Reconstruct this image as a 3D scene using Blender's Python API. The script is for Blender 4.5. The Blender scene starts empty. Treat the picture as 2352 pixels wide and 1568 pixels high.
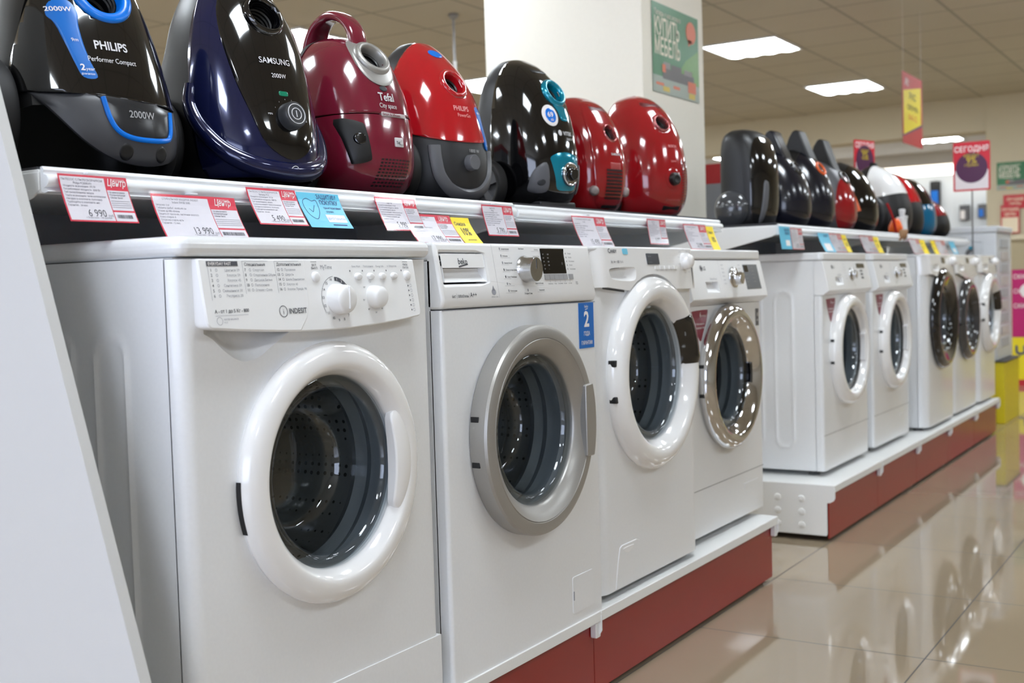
import bpy, bmesh, math, random
from mathutils import Vector, Matrix
random.seed(7)
scene = bpy.context.scene
COL = scene.collection
PI = math.pi

# ------------------------------------------------------------------ camera
F_PX, YAW, PITCH, ROLL = 2699.96, 32.3556, 2.8036, -1.7299
cam_d = bpy.data.cameras.new('camera')
cam = bpy.data.objects.new('camera', cam_d)
COL.objects.link(cam)
yw, pt_, rl = [math.radians(a) for a in (YAW, PITCH, ROLL)]
fwd = Vector((-math.sin(yw)*math.cos(pt_), math.cos(yw)*math.cos(pt_), -math.sin(pt_)))
rgt = Vector((math.cos(yw), math.sin(yw), 0))
upv = rgt.cross(fwd)
r2 = rgt*math.cos(rl) + upv*math.sin(rl)
u2 = -rgt*math.sin(rl) + upv*math.cos(rl)
m = Matrix((r2, u2, -fwd)).transposed().to_4x4()
m.translation = Vector((1.29558, -2.97413, 0.96291))
cam.matrix_world = m
cam_d.sensor_width = 36.0
cam_d.lens = F_PX/2352*36.0
cam_d.clip_start = 0.05
cam_d.dof.use_dof = True
cam_d.dof.focus_distance = 2.15
cam_d.dof.aperture_fstop = 5.0
scene.camera = cam

# ------------------------------------------------------------------ world, exposure
w = bpy.data.worlds.new('world'); scene.world = w; w.use_nodes = True
w.node_tree.nodes['Background'].inputs[0].default_value = (0.85, 0.9, 1.0, 1)
w.node_tree.nodes['Background'].inputs[1].default_value = 0.25
vs = scene.view_settings
vs.view_transform = 'Standard'; vs.look = 'None'; vs.gamma = 1.0; vs.use_curve_mapping = False
vs.exposure = 0.25
LAMP_POWER = 20.0
try:
    scene.cycles.use_denoising = True
    scene.cycles.max_bounces = 12
    scene.cycles.diffuse_bounces = 8
    scene.cycles.glossy_bounces = 6
    scene.cycles.transmission_bounces = 8
    scene.cycles.transparent_max_bounces = 32
    scene.cycles.caustics_refractive = False
    scene.cycles.caustics_reflective = False
    scene.cycles.sample_clamp_indirect = 6.0
except Exception:
    pass

# ------------------------------------------------------------------ materials
def lin(c):
    c /= 255.0
    return c/12.92 if c <= 0.04045 else ((c+0.055)/1.055)**2.4
MATS = {}
def mat(name, rgb, rough=0.4, metal=0.0, coat=0.0, trans=0.0, emit=0.0, vary=0.03, bump=0.0, scale=40.0, alpha=1.0, ior=1.5):
    if name in MATS: return MATS[name]
    m = bpy.data.materials.new(name); m.use_nodes = True
    nt = m.node_tree; b = nt.nodes['Principled BSDF']
    col = (lin(rgb[0]), lin(rgb[1]), lin(rgb[2]), 1)
    b.inputs['Base Color'].default_value = col
    b.inputs['Roughness'].default_value = rough
    b.inputs['Metallic'].default_value = metal
    b.inputs['Coat Weight'].default_value = coat
    b.inputs['Coat Roughness'].default_value = 0.04
    b.inputs['Transmission Weight'].default_value = trans
    b.inputs['IOR'].default_value = ior
    b.inputs['Alpha'].default_value = alpha
    if emit:
        b.inputs['Emission Color'].default_value = col
        b.inputs['Emission Strength'].default_value = emit
    if (vary or bump) and not trans:
        tc = nt.nodes.new('ShaderNodeTexCoord')
        n = nt.nodes.new('ShaderNodeTexNoise'); n.inputs['Scale'].default_value = scale
        n.inputs['Detail'].default_value = 3
        nt.links.new(tc.outputs['Object'], n.inputs['Vector'])
        if vary:
            mx = nt.nodes.new('ShaderNodeMix'); mx.data_type = 'RGBA'
            mx.inputs['A'].default_value = tuple(c*(1-vary) for c in col[:3])+(1,)
            mx.inputs['B'].default_value = tuple(min(1, c*(1+vary)) for c in col[:3])+(1,)
            nt.links.new(n.outputs['Fac'], mx.inputs['Factor'])
            nt.links.new(mx.outputs['Result'], b.inputs['Base Color'])
        if bump:
            bp = nt.nodes.new('ShaderNodeBump'); bp.inputs['Strength'].default_value = bump
            bp.inputs['Distance'].default_value = 0.001
            nt.links.new(n.outputs['Fac'], bp.inputs['Height'])
            nt.links.new(bp.outputs['Normal'], b.inputs['Normal'])
    MATS[name] = m
    return m

WHITE = mat('white_enamel', (232, 234, 236), 0.28, coat=0.3, bump=0.05, scale=160)
WPLA = mat('white_plastic', (236, 237, 238), 0.32, coat=0.2, vary=0.01)
WSHI = mat('white_gloss_plastic', (238, 238, 238), 0.14, coat=0.6, vary=0.01)
SHELFW = mat('white_powder_coat', (232, 233, 232), 0.4, bump=0.1, scale=300)
RAILW = mat('white_rail_plastic', (240, 243, 246), 0.3, vary=0.01)
GRAPH = mat('graphite_steel', (186, 193, 204), 0.5)
REDP = mat('red_kick_steel', (148, 34, 30), 0.33, coat=0.2, vary=0.05, scale=6, bump=0.08)
INK = mat('dark_grey_ink', (70, 72, 80), 0.6, vary=0)
INKL = mat('light_grey_ink', (150, 152, 160), 0.6, vary=0)
BLACK = mat('black_plastic', (16, 16, 18), 0.42, vary=0.1)
BLKG = mat('black_gloss_plastic', (7, 7, 9), 0.09, coat=0.8, vary=0.05)
DGREY = mat('dark_grey_plastic', (44, 45, 48), 0.45, vary=0.05)
MGREY = mat('mid_grey_plastic', (92, 93, 97), 0.4, vary=0.05)
SILV = mat('silver_paint', (168, 166, 162), 0.4, metal=0.6, vary=0.04, scale=400)
BRSH = mat('brushed_aluminium', (200, 200, 200), 0.22, metal=1.0, vary=0.08, scale=200)
CHROME = mat('chrome', (214, 214, 216), 0.09, metal=1.0, vary=0)
RUBBER = mat('grey_rubber', (120, 124, 128), 0.45)
RUBBD = mat('black_rubber', (22, 22, 24), 0.6)
def thin_glass(name, tint, rough=0.0, ior=1.5, gain=1.0):
    m = bpy.data.materials.new(name); m.use_nodes = True; nt = m.node_tree
    for n in list(nt.nodes):
        if n.type != 'OUTPUT_MATERIAL': nt.nodes.remove(n)
    out = [n for n in nt.nodes if n.type == 'OUTPUT_MATERIAL'][0]
    t = nt.nodes.new('ShaderNodeBsdfTransparent'); t.inputs[0].default_value = tuple(lin(c) for c in tint)+(1,)
    g = nt.nodes.new('ShaderNodeBsdfGlossy'); g.inputs['Roughness'].default_value = rough
    f = nt.nodes.new('ShaderNodeLayerWeight'); f.inputs['Blend'].default_value = 0.5
    pw = nt.nodes.new('ShaderNodeMath'); pw.operation = 'POWER'; pw.inputs[1].default_value = 5.0
    ma = nt.nodes.new('ShaderNodeMath'); ma.operation = 'MULTIPLY_ADD'; ma.inputs[1].default_value = 0.95; ma.inputs[2].default_value = ((ior-1)/(ior+1))**2
    nt.links.new(f.outputs['Facing'], pw.inputs[0]); nt.links.new(pw.outputs[0], ma.inputs[0])
    mx = nt.nodes.new('ShaderNodeMixShader')
    k = nt.nodes.new('ShaderNodeMath'); k.operation = 'MULTIPLY'; k.inputs[1].default_value = gain; k.use_clamp = True
    nt.links.new(ma.outputs[0], k.inputs[0]); nt.links.new(k.outputs[0], mx.inputs[0])
    nt.links.new(t.outputs[0], mx.inputs[1]); nt.links.new(g.outputs[0], mx.inputs[2]); nt.links.new(mx.outputs[0], out.inputs[0])
    return m
GLASS = thin_glass('door_glass', (240, 244, 246), gain=1.3)
CLEARP = thin_glass('clear_sleeve_plastic', (254, 254, 255), 0.08, 1.35)
SCREEN = mat('dark_display_glass', (16, 17, 18), 0.08, coat=0.5, vary=0)
SCRG = mat('grey_display', (98, 102, 106), 0.25, vary=0.05)
BTNG = mat('grey_button', (150, 150, 152), 0.35)
BLUE = mat('sticker_blue', (10, 104, 190), 0.35)
CYAN = mat('card_cyan', (92, 190, 222), 0.4)
YEL = mat('card_yellow', (250, 222, 10), 0.45)
REDC = mat('card_red', (218, 56, 78), 0.4)
PAPER = mat('card_paper', (226, 223, 230), 0.4)
PINK = mat('white_print', (240, 236, 236), 0.5, vary=0)
NAVYI = mat('navy_ink', (28, 40, 110), 0.5, vary=0)
REDV = mat('vacuum_red_gloss', (176, 16, 28), 0.12, coat=0.8, vary=0.03)
REDD = mat('vacuum_dark_red_gloss', (150, 18, 26), 0.13, coat=0.8, vary=0.03)
WINE = mat('vacuum_wine_gloss', (112, 22, 44), 0.16, coat=0.7, vary=0.04)
NAVY = mat('vacuum_navy_gloss', (20, 27, 70), 0.14, metal=0.35, coat=0.8, vary=0.05)
NAVYD = mat('vacuum_deep_navy', (10, 13, 28), 0.2, coat=0.5, vary=0.05)
TEAL = mat('teal_metallic', (0, 140, 168), 0.16, metal=0.4, coat=0.6)
BLUEP = mat('bright_blue_plastic', (0, 112, 214), 0.25)
ORANGE = mat('orange_plastic', (232, 96, 20), 0.3)
CLEARG = mat('smoky_plastic', (60, 62, 66), 0.15, coat=0.6)
MATGR = mat('grey_shelf_mat', (58, 58, 62), 0.95, vary=0.5, bump=0.9, scale=900)
BROWN = mat('brown_card', (150, 112, 78), 0.8)

def drum_mat():
    m = bpy.data.materials.new('perforated_drum_steel'); m.use_nodes = True
    nt = m.node_tree; b = nt.nodes['Principled BSDF']
    b.inputs['Metallic'].default_value = 0.35; b.inputs['Roughness'].default_value = 0.45
    tc = nt.nodes.new('ShaderNodeTexCoord'); v = nt.nodes.new('ShaderNodeTexVoronoi')
    v.inputs['Scale'].default_value = 60; v.inputs['Randomness'].default_value = 0.1
    r = nt.nodes.new('ShaderNodeValToRGB')
    r.color_ramp.elements[0].position = 0.2; r.color_ramp.elements[0].color = (0.02, 0.02, 0.02, 1)
    r.color_ramp.elements[1].position = 0.26; r.color_ramp.elements[1].color = (0.36, 0.36, 0.35, 1)
    nt.links.new(tc.outputs['Object'], v.inputs['Vector'])
    nt.links.new(v.outputs['Distance'], r.inputs['Fac']); nt.links.new(r.outputs['Color'], b.inputs['Base Color'])
    return m
DRUM = drum_mat()

# ------------------------------------------------------------------ mesh builder
AX = {'x': lambda r, a, h: (h, r*math.cos(a), r*math.sin(a)),
      'y': lambda r, a, h: (r*math.cos(a), h, r*math.sin(a)),
      'z': lambda r, a, h: (r*math.cos(a), r*math.sin(a), h)}
class MB:
    def __init__(s): s.bm = bmesh.new()
    def face(s, vs, mi=0):
        try:
            f = s.bm.faces.new(vs); f.material_index = mi; return f
        except ValueError: return None
    def poly(s, pts, mi=0):
        return s.face([s.bm.verts.new(p) for p in pts], mi)
    def box(s, a, b, mi=0):
        (x0, y0, z0), (x1, y1, z1) = a, b
        v = [s.bm.verts.new((x, y, z)) for x in (x0, x1) for y in (y0, y1) for z in (z0, z1)]
        for q in ((0,1,3,2),(4,6,7,5),(0,4,5,1),(2,3,7,6),(0,2,6,4),(1,5,7,3)): s.face([v[i] for i in q], mi)
    def prism(s, pts, h0, h1, axis='x', mi=0):
        """pts are 2-D: axis x -> (y,z), y -> (x,z), z -> (x,y)"""
        def P(p, h):
            return {'x': (h, p[0], p[1]), 'y': (p[0], h, p[1]), 'z': (p[0], p[1], h)}[axis]
        A = [s.bm.verts.new(P(p, h0)) for p in pts]; B = [s.bm.verts.new(P(p, h1)) for p in pts]
        s.face(A[::-1], mi); s.face(B, mi)
        n = len(pts)
        for i in range(n): s.face([A[i], A[(i+1) % n], B[(i+1) % n], B[i]], mi)
    def plate(s, outer, holes, xf, xb, mi=0, walls=True):
        """plate in y,z with holes; front surface x = xf(y,z), back x = xb"""
        loops = []; edges = []
        for lp in [outer]+holes:
            vs_ = [s.bm.verts.new((xf(p[0], p[1]), p[0], p[1])) for p in lp]
            loops.append(vs_)
            for i in range(len(vs_)): edges.append(s.bm.edges.new((vs_[i], vs_[(i+1) % len(vs_)])))
        g = bmesh.ops.triangle_fill(s.bm, use_beauty=True, use_dissolve=False, edges=edges)
        for f in g['geom']:
            if isinstance(f, bmesh.types.BMFace):
                f.material_index = mi
                if f.normal.x < 0: f.normal_flip()
        if walls:
            for vs_ in loops:
                bk = [s.bm.verts.new((xb, v.co.y, v.co.z)) for v in vs_]
                n = len(vs_)
                for i in range(n): s.face([vs_[i], bk[i], bk[(i+1) % n], vs_[(i+1) % n]], mi)
    def lathe(s, prof, o=(0,0,0), axis='x', seg=48, mi=0, R=None, a0=0, a1=2*PI, cap=False):
        full = abs(a1-a0-2*PI) < 1e-6
        n = seg if full else seg+1
        o = Vector(o); rings = []
        for r, h in prof:
            if r < 1e-6:
                p = Vector(AX[axis](0, 0, h)); 
                if R: p = R @ p
                rings.append([s.bm.verts.new(o+p)]*n); continue
            ring = []
            for i in range(n):
                a = a0+(a1-a0)*i/seg
                p = Vector(AX[axis](r, a, h))
                if R: p = R @ p
                ring.append(s.bm.verts.new(o+p))
            rings.append(ring)
        for k in range(len(rings)-1):
            A, B = rings[k], rings[k+1]
            for i in range(n if full else n-1):
                j = (i+1) % n
                q = []
                for v in (A[i], A[j], B[j], B[i]):
                    if v not in q: q.append(v)
                if len(q) > 2: s.face(q, mi)
        if cap and not full:
            s.face([r[0] for r in rings], mi); s.face([r[-1] for r in rings][::-1], mi)
    def tube(s, pts, r, seg=10, mi=0, closed=False, flat=1.0):
        pts = [Vector(p) for p in pts]; n = len(pts); rings = []
        ref = None
        for i, p in enumerate(pts):
            a = pts[i-1] if (i > 0 or closed) else pts[i]
            b = pts[(i+1) % n] if (i < n-1 or closed) else pts[i]
            t = (b-a).normalized()
            if ref is None:
                ref = Vector((1, 0, 0)) if abs(t.x) < 0.8 else Vector((0, 0, 1))
            u = (ref - t*ref.dot(t)).normalized(); v = t.cross(u); ref = u
            rr = r[i] if isinstance(r, (list, tuple)) else r
            rings.append([s.bm.verts.new(p+u*rr*flat*math.cos(2*PI*k/seg)+v*rr*math.sin(2*PI*k/seg)) for k in range(seg)])
        for i in range(n if closed else n-1):
            A, B = rings[i], rings[(i+1) % n]
            for k in range(seg): s.face([A[k], A[(k+1) % seg], B[(k+1) % seg], B[k]], mi)
        if not closed:
            s.face(rings[0][::-1], mi); s.face(rings[-1], mi)
    def text(s, txt, fn, size, mi=0, align='LEFT', bold=0.0, sx=1.0, shear=0.0, res=2):
        """fn maps (u,v) in the text plane to a 3-D point"""
        vs_, fs = glyphs(txt, align, bold, res)
        V = [s.bm.verts.new(fn((a+shear*b)*size*sx, b*size)) for a, b in vs_]
        for f in fs: s.face([V[i] for i in f], mi)
    def build(s, name, mats, parent=None, bevel=0.0, seg=2, angle=35, smooth=True, solid=0.0, rec=True, merge=True):
        if merge: bmesh.ops.remove_doubles(s.bm, verts=s.bm.verts, dist=1e-6)
        if rec: bmesh.ops.recalc_face_normals(s.bm, faces=s.bm.faces)
        me = bpy.data.meshes.new(name); s.bm.to_mesh(me); s.bm.free()
        if not isinstance(mats, (list, tuple)): mats = [mats]
        for m in mats: me.materials.append(m)
        if smooth:
            for p in me.polygons: p.use_smooth = True
            me.set_sharp_from_angle(angle=math.radians(angle))
        o = bpy.data.objects.new(name, me); COL.objects.link(o)
        if parent: o.parent = parent
        if solid:
            md = o.modifiers.new('thickness', 'SOLIDIFY'); md.thickness = solid; md.offset = -1
        if bevel:
            md = o.modifiers.new('edges', 'BEVEL'); md.width = bevel; md.segments = seg
            md.limit_method = 'ANGLE'; md.angle_limit = math.radians(38)
        return o
_G = {}
def glyphs(txt, align, bold, res):
    k = (txt, align, bold, res)
    if k in _G: return _G[k]
    cu = bpy.data.curves.new('glyphs', 'FONT'); cu.body = txt; cu.align_x = align; cu.size = 1.0
    cu.resolution_u = res; cu.offset = bold; cu.fill_mode = 'BOTH'
    ob = bpy.data.objects.new('glyphs', cu); COL.objects.link(ob)
    dg = bpy.context.evaluated_depsgraph_get()
    me = ob.evaluated_get(dg).to_mesh()
    r = ([(v.co.x, v.co.y) for v in me.vertices], [tuple(p.vertices) for p in me.polygons])
    ob.evaluated_get(dg).to_mesh_clear()
    bpy.data.objects.remove(ob); bpy.data.curves.remove(cu)
    _G[k] = r
    return r

def rr(y0, y1, z0, z1, r=0.01, n=5):
    """rounded rectangle outline"""
    r = min(r, (y1-y0)/2-1e-5, (z1-z0)/2-1e-5); out = []
    for cy, cz, a in ((y1-r, z1-r, 0), (y0+r, z1-r, 90), (y0+r, z0+r, 180), (y1-r, z0+r, 270)):
        for i in range(n+1):
            t = math.radians(a+90*i/n); out.append((cy+r*math.cos(t), cz+r*math.sin(t)))
    return out
def circ(cy, cz, r, n=64, rz=None):
    rz = rz or r
    return [(cy+r*math.cos(2*PI*i/n), cz+rz*math.sin(2*PI*i/n)) for i in range(n)]
def catmull(P, n, closed=False):
    out = []; L = len(P); segs = L if closed else L-1
    for i in range(segs):
        p0 = P[(i-1) % L] if closed or i > 0 else P[0]
        p1 = P[i]; p2 = P[(i+1) % L]
        p3 = P[(i+2) % L] if closed or i+2 < L else P[-1]
        for k in range(n):
            t = k/n
            out.append(tuple(0.5*((2*b)+(-a+c)*t+(2*a-5*b+4*c-d)*t*t+(-a+3*b-3*c+d)*t**3) for a, b, c, d in zip(p0, p1, p2, p3)))
    if not closed: out.append(tuple(P[-1]))
    return out

# ------------------------------------------------------------------ object helpers
def tag(o, label=None, cat=None, group=None, kind=None):
    if label: o['label'] = label
    if cat: o['category'] = cat
    if group: o['group'] = group
    if kind: o['kind'] = kind
    return o
def empty(name, loc, label, cat, group=None, rz=0.0):
    o = bpy.data.objects.new(name, None); COL.objects.link(o)
    o.location = loc; o.rotation_euler = (0, 0, rz); o.empty_display_size = 0.05
    return tag(o, label, cat, group)
def dup(root, loc, label, group=None, rz=None):
    def cp(o, par):
        c = o.copy(); COL.objects.link(c)
        if par: c.parent = par
        for ch in o.children: cp(ch, c)
        return c
    r = cp(root, None); r.location = loc; r['label'] = label
    if group: r['group'] = group
    if rz is not None: r.rotation_euler = (0, 0, rz)
    return r

# ------------------------------------------------------------------ the room
H_C = 2.7
def grid_mat(name, base, line, size, ox, oy, wd, rough, lrough=0.6, coat=0.0, soft=0.25, vary=0.04, bump=0.0):
    m = bpy.data.materials.new(name); m.use_nodes = True
    nt = m.node_tree; b = nt.nodes['Principled BSDF']; L = nt.links.new
    g = nt.nodes.new('ShaderNodeNewGeometry'); sp = nt.nodes.new('ShaderNodeSeparateXYZ')
    L(g.outputs['Position'], sp.inputs[0])
    def mth(op, a, bb=None):
        n = nt.nodes.new('ShaderNodeMath'); n.operation = op
        for i, v in enumerate((a, bb)):
            if v is None: continue
            if isinstance(v, (int, float)): n.inputs[i].default_value = v
            else: L(v, n.inputs[i])
        return n.outputs[0]
    ds = []
    for ax, o in (('X', ox), ('Y', oy)):
        t = mth('FRACT', mth('ADD', mth('DIVIDE', mth('SUBTRACT', sp.outputs[ax], o), size), 100.5))
        ds.append(mth('MULTIPLY', mth('ABSOLUTE', mth('SUBTRACT', t, 0.5)), size))
    d = mth('MINIMUM', ds[0], ds[1])
    mask = mth('LESS_THAN', d, wd)
    n = nt.nodes.new('ShaderNodeTexNoise'); n.inputs['Scale'].default_value = 3.0; n.inputs['Detail'].default_value = 6
    L(g.outputs['Position'], n.inputs['Vector'])
    c1 = [lin(c) for c in base]; c2 = [lin(c) for c in line]
    mx0 = nt.nodes.new('ShaderNodeMix'); mx0.data_type = 'RGBA'
    mx0.inputs['A'].default_value = tuple(c*(1-vary) for c in c1)+(1,); mx0.inputs['B'].default_value = tuple(c*(1+vary) for c in c1)+(1,)
    L(n.outputs['Fac'], mx0.inputs['Factor'])
    mx = nt.nodes.new('ShaderNodeMix'); mx.data_type = 'RGBA'
    L(mask, mx.inputs['Factor']); L(mx0.outputs['Result'], mx.inputs['A']); mx.inputs['B'].default_value = tuple(c2)+(1,)
    L(mx.outputs['Result'], b.inputs['Base Color'])
    L(mth('ADD', mth('MULTIPLY', mask, lrough-rough), rough), b.inputs['Roughness'])
    b.inputs['Coat Weight'].default_value = coat; b.inputs['Coat Roughness'].default_value = 0.03
    return m
FLOORM = grid_mat('polished_beige_tiles', (158, 142, 120), (74, 64, 54), 0.6, 0, 0, 0.0021, 0.045, coat=0.25)
CEILM = grid_mat('ceiling_tiles', (190, 184, 168), (152, 146, 132), 0.6, -1.635, 5.345, 0.011, 0.9, 0.7, vary=0.03)
WALLM = mat('beige_wall_paint', (198, 187, 160), 0.8, vary=0.02, bump=0.1, scale=60)
PILM = mat('cream_pillar_paint', (232, 227, 214), 0.75, vary=0.02, bump=0.1, scale=60)
WARMW = mat('far_room_white_wall', (226, 233, 240), 0.8, vary=0.01)

def struct(name, a, b, m, bevel=0.0):
    mb = MB(); mb.box(a, b); return tag(mb.build(name, m, smooth=False, bevel=bevel), kind='structure')
XL, XR, YN, YF = -11.0, 6.5, -7.5, 9.7
struct('floor', (XL, YN, -0.05), (XR, 16, 0), FLOORM)
struct('ceiling', (XL, YN, H_C), (XR, YF+0.35, H_C+0.1), CEILM)
struct('wall_left', (XL-0.1, YN, 0), (XL, 16, H_C), WALLM)
struct('wall_right', (XR, YN, 0), (XR+0.1, 16, H_C), mat('sand_wall_paint', (188, 180, 162), 0.8, vary=0.02))
NEARM = mat('cool_white_paint', (222, 226, 232), 0.8, vary=0.02)
struct('wall_near', (XL, YN-0.1, 0), (XR, YN, H_C), NEARM)
FILLM = mat('daylight_fill_glow', (216, 228, 255), 0.5, emit=4.4, vary=0)
struct('fill_panel_1', (-5.5, YN, 0.5), (4.5, YN+0.02, 2.4), FILLM)  # glowing panel added behind the camera to brighten near faces with cool light
struct('trim_1', (XL, YF, 2.36), (-1.0, YF+0.35, H_C), WALLM)            # beam over the opening to the far room
struct('wall_far', (-1.0, YF-0.02, 0), (XR, YF+0.4, H_C), WALLM)
struct('trim_2', (XL, 12.9, 2.34), (XR, 13.5, 2.5), mat('far_cornice', (206, 202, 194), 0.7))
struct('wall_back', (XL, 13.45, 0), (XR, 13.6, 2.6), WARMW)
FC = mat('far_ceiling_paint', (220, 218, 214), 0.85)
struct('ceiling_2', (XL, YF+0.35, 2.5), (XR, 16, 2.58), FC)

# pillar behind the display
struct('trim_3', (-1.49, 1.28, 0), (-0.75, 1.89, H_C), PILM, bevel=0.004)

# ------------------------------------------------------------------ ceiling lights
LAMP = mat('lamp_tube_light', (240, 248, 255), 0.5, emit=LAMP_POWER, vary=0)
lamp0 = None
def lamp(ix, iy, label, group='recessed ceiling lights', z=H_C):
    global lamp0
    loc = (-1.935+2.4*ix, 5.645+2.4*iy, z)
    if lamp0: return dup(lamp0, loc, label, group)
    root = empty('ceiling_light', loc, label, 'ceiling light', group)
    mb = MB()
    for a, b in (((-.298,-.298,-.012),(.298,-.278,.004)), ((-.298,.278,-.012),(.298,.298,.004)), ((-.298,-.278,-.012),(-.278,.278,.004)), ((.278,-.278,-.012),(.298,.278,.004))): mb.box(a, b)
    mb.build('frame', SHELFW, root, smooth=False)
    mb = MB()
    for k in range(4):
        cx = -.2085+.139*k
        mb.lathe([(0.0, -.277), (.045, -.272), (.066, -.25), (.069, -.2), (.069, .2), (.066, .25), (.045, .272), (0, .277)], o=(cx, 0, 0.0), axis='y', seg=16, a0=PI, a1=2*PI)
        mb.box((cx-.069, -.277, 0.0), (cx+.069, .277, 0.001))
    for v in mb.bm.verts: v.co.z *= 0.35
    mb.build('diffuser', LAMP, root)
    lamp0 = root
    return root
vis = {(0,0): 'square four-tube ceiling light just right of the pillar, the nearer of the two there',
       (0,1): 'square four-tube ceiling light farther down the aisle, beyond the one beside the pillar',
       (-1,-1): 'square ceiling light partly hidden behind the navy vacuum cleaner',
       (-1,0): 'square ceiling light peeking out left of the pillar, above the red vacuum'}
lamp(0, 0, vis[(0,0)])
for ix in range(-3, 3):
    for iy in range(-4, 2):
        if (ix, iy) in ((0, 0), (0, -1)) and (ix, iy) == (0, 0): continue
        if (ix, iy) in vis: lamp(ix, iy, vis[(ix, iy)])
        else: lamp(ix, iy, 'square four-tube ceiling light set in the tiled ceiling outside the picture', 'ceiling lights over the rest of the shop')
# far room lights
for k, (x, y) in enumerate(((-1.87, 11.3), (-4.3, 11.3), (.6, 11.3), (-6.7, 11.3))):
    r = dup(lamp0, (x, y, 2.5), ['bright ceiling light in the far room beyond the beam, behind the yellow banner'][0] if k == 0 else 'ceiling light of the far room hidden behind the beam or column', 'far room ceiling lights')
mb = MB(); mb.box((-5.2, 13.0, 2.215), (-1.05, 13.12, 2.33))
tag(mb.build('light_strip', mat('light_strip_glow', (255, 252, 245), 0.5, emit=3, vary=0), smooth=False), 'long glowing light strip along the far room cornice', 'light strip')

# hanging rod from the ceiling
root = empty('ceiling_rod', (-3.05, 3.30, 2.7), 'thin metal rod hanging from the ceiling above the red vacuum', 'ceiling rod')
mb = MB(); mb.lathe([(0, 0), (.03, 0), (.035, -.012), (.02, -.03), (.008, -.035), (.008, -.62), (0, -.62)], axis='z', seg=16); mb.build('rod', mat('rod_steel', (150, 150, 150), 0.35, metal=0.6), root)
mb = MB(); mb.lathe([(0, -.30), (.013, -.30), (.013, -.66), (0, -.66)], axis='z', seg=16); mb.build('sleeve', WPLA, root)

# ------------------------------------------------------------------ shelving units
SH_Z = 1.145
def gondola(name, label, y0, mods, lips, group, deck_z=0.205, near_drop=0.0, rear=None):
    """mods: list of module edges (world Y)"""
    root = empty(name, (0, y0, 0), label, 'shelving unit', group)
    n = len(mods)-1
    ye = mods[-1]-y0
    # back panel and uprights
    mb = MB(); mb.box((-.64, 0.0, .02), (-.62, ye, 1.125)); mb.build('back_panel', GRAPH, root, smooth=False)
    for k in range(n):
        a, b = mods[k]-y0, mods[k+1]-y0
        dz = deck_z-(near_drop if k == 0 else 0)
        g = 0.0015
        mb = MB()
        mb.prism([(-.62, dz), (.022, dz), (.022, dz-.024), (.019, dz-.024), (.019, dz-.003), (-.62, dz-.003)], a+g, b-g, 'y')
        mb.build('base_deck', SHELFW, root, bevel=.0012)
        mb = MB(); mb.box((-.004, a+g, .012), (0, b-g, dz-.012)); mb.build('kick_panel', REDP, root, smooth=False)
        # base side bracket with pressed dimples
        for yy, on in ((a, k == 0), (b, True)):
            mb = MB()
            out = [(-.62, .022), (-.01, .022), (-.006, .03), (-.006, .142), (.004, .142), (.018, .15), (.024, .16), (.024, dz-.012), (.018, dz+.001), (-.62, dz+.001)]
            mb.prism(out, yy-.0012 if yy == b else yy-.002, yy+.0012, 'y')
            if on and k == 0:
                for i in range(5):
                    for j in range(3):
                        mb.lathe([(0, -.0045), (.010, -.0045), (.0125, -.003), (.013, -.001)], o=(-.10-.09*i, yy-.001, .056+.048*j), axis='y', seg=20)
            mb.build('base_bracket', SHELFW, root, bevel=.0008)
        mb = MB(); mb.lathe([(0, 0), (.016, 0), (.016, .006), (.006, .008), (.006, .024), (0, .024)], o=(-.03, b-.02, 0), axis='z', seg=16); mb.build('levelling_foot', WPLA, root)
        # small cover clip below the deck joint
        if k < n:
            mb = MB(); mb.prism(rr(b-.017, b+.006, dz-.062, dz-.024, .004), 0.002, .016, 'x'); mb.build('joint_clip', WPLA, root, bevel=.001)
    # upper shelf
    for k, (a, b, dz) in enumerate(lips):
        a -= y0; b -= y0
        mb = MB(); z = SH_Z-dz
        mb.prism([(-.62, z), (-.16, z), (-.158, z-.004), (-.158, z-.034), (-.170, z-.034), (-.175, z-.026), (-.62, z-.026)], a, b, 'y')
        mb.build('shelf_board', [SHELFW], root, bevel=.0008)
        mb = MB()
        prof = [(-.158, z+.003), (-.154, z+.004), (-.150, z-.001), (-.1515, z-.003), (-.1515, z-.007)]
        for i in range(9):
            t = PI/2-PI*i/8
            prof.append((-.1515+.0105*math.cos(t), z-.0165+.0095*math.sin(t)))
        prof += [(-.150, z-.028), (-.142, z-.032), (-.150, z-.034), (-.158, z-.032)]
        mb.prism(prof, a+.002, b-.002, 'y'); mb.build('price_rail', RAILW, root, angle=30)
        mb = MB(); mt = .009 if dz or y0 > 0 else .004; mb.box((-.61, a+.002, z), (-.159 if dz else -.165, b-.002, z+mt)); mb.build('shelf_mat', MATGR, root, smooth=False)
        for yy in (a, b):
            mb = MB(); mb.prism([(-.62, z-.004), (-.158, z-.004), (-.158, z-.030), (-.175, z-.040), (-.62, z-.14)], yy-.002, yy+.002, 'y')
            mb.build('shelf_bracket', SHELFW, root, bevel=.0008)
    if rear:
        mb = MB(); mb.box((-1.10, rear[0]-y0, SH_Z-.03), (-.645, rear[1]-y0, SH_Z)); mb.build('rear_shelf', SHELFW, root, smooth=False)
    return root
G1 = gondola('shelving_unit', 'white shelving unit with red plinth under the nearest four washing machines', -1.90, [-1.90, -.615, .575],
        [(-1.915, -.665, 0), (-.662, .575, .003)], 'shelving units of the appliance row', rear=(-1.9, .575))
G2 = gondola('shelving_unit', 'white shelving unit with red plinth farther down the aisle beyond the gap', 1.165, [1.165, 1.81, 2.455, 3.10, 3.745, 4.39],
        [(1.12, 2.40, 0), (2.402, 4.42, .0)], 'shelving units of the appliance row', rear=(1.93, 4.39))

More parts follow.
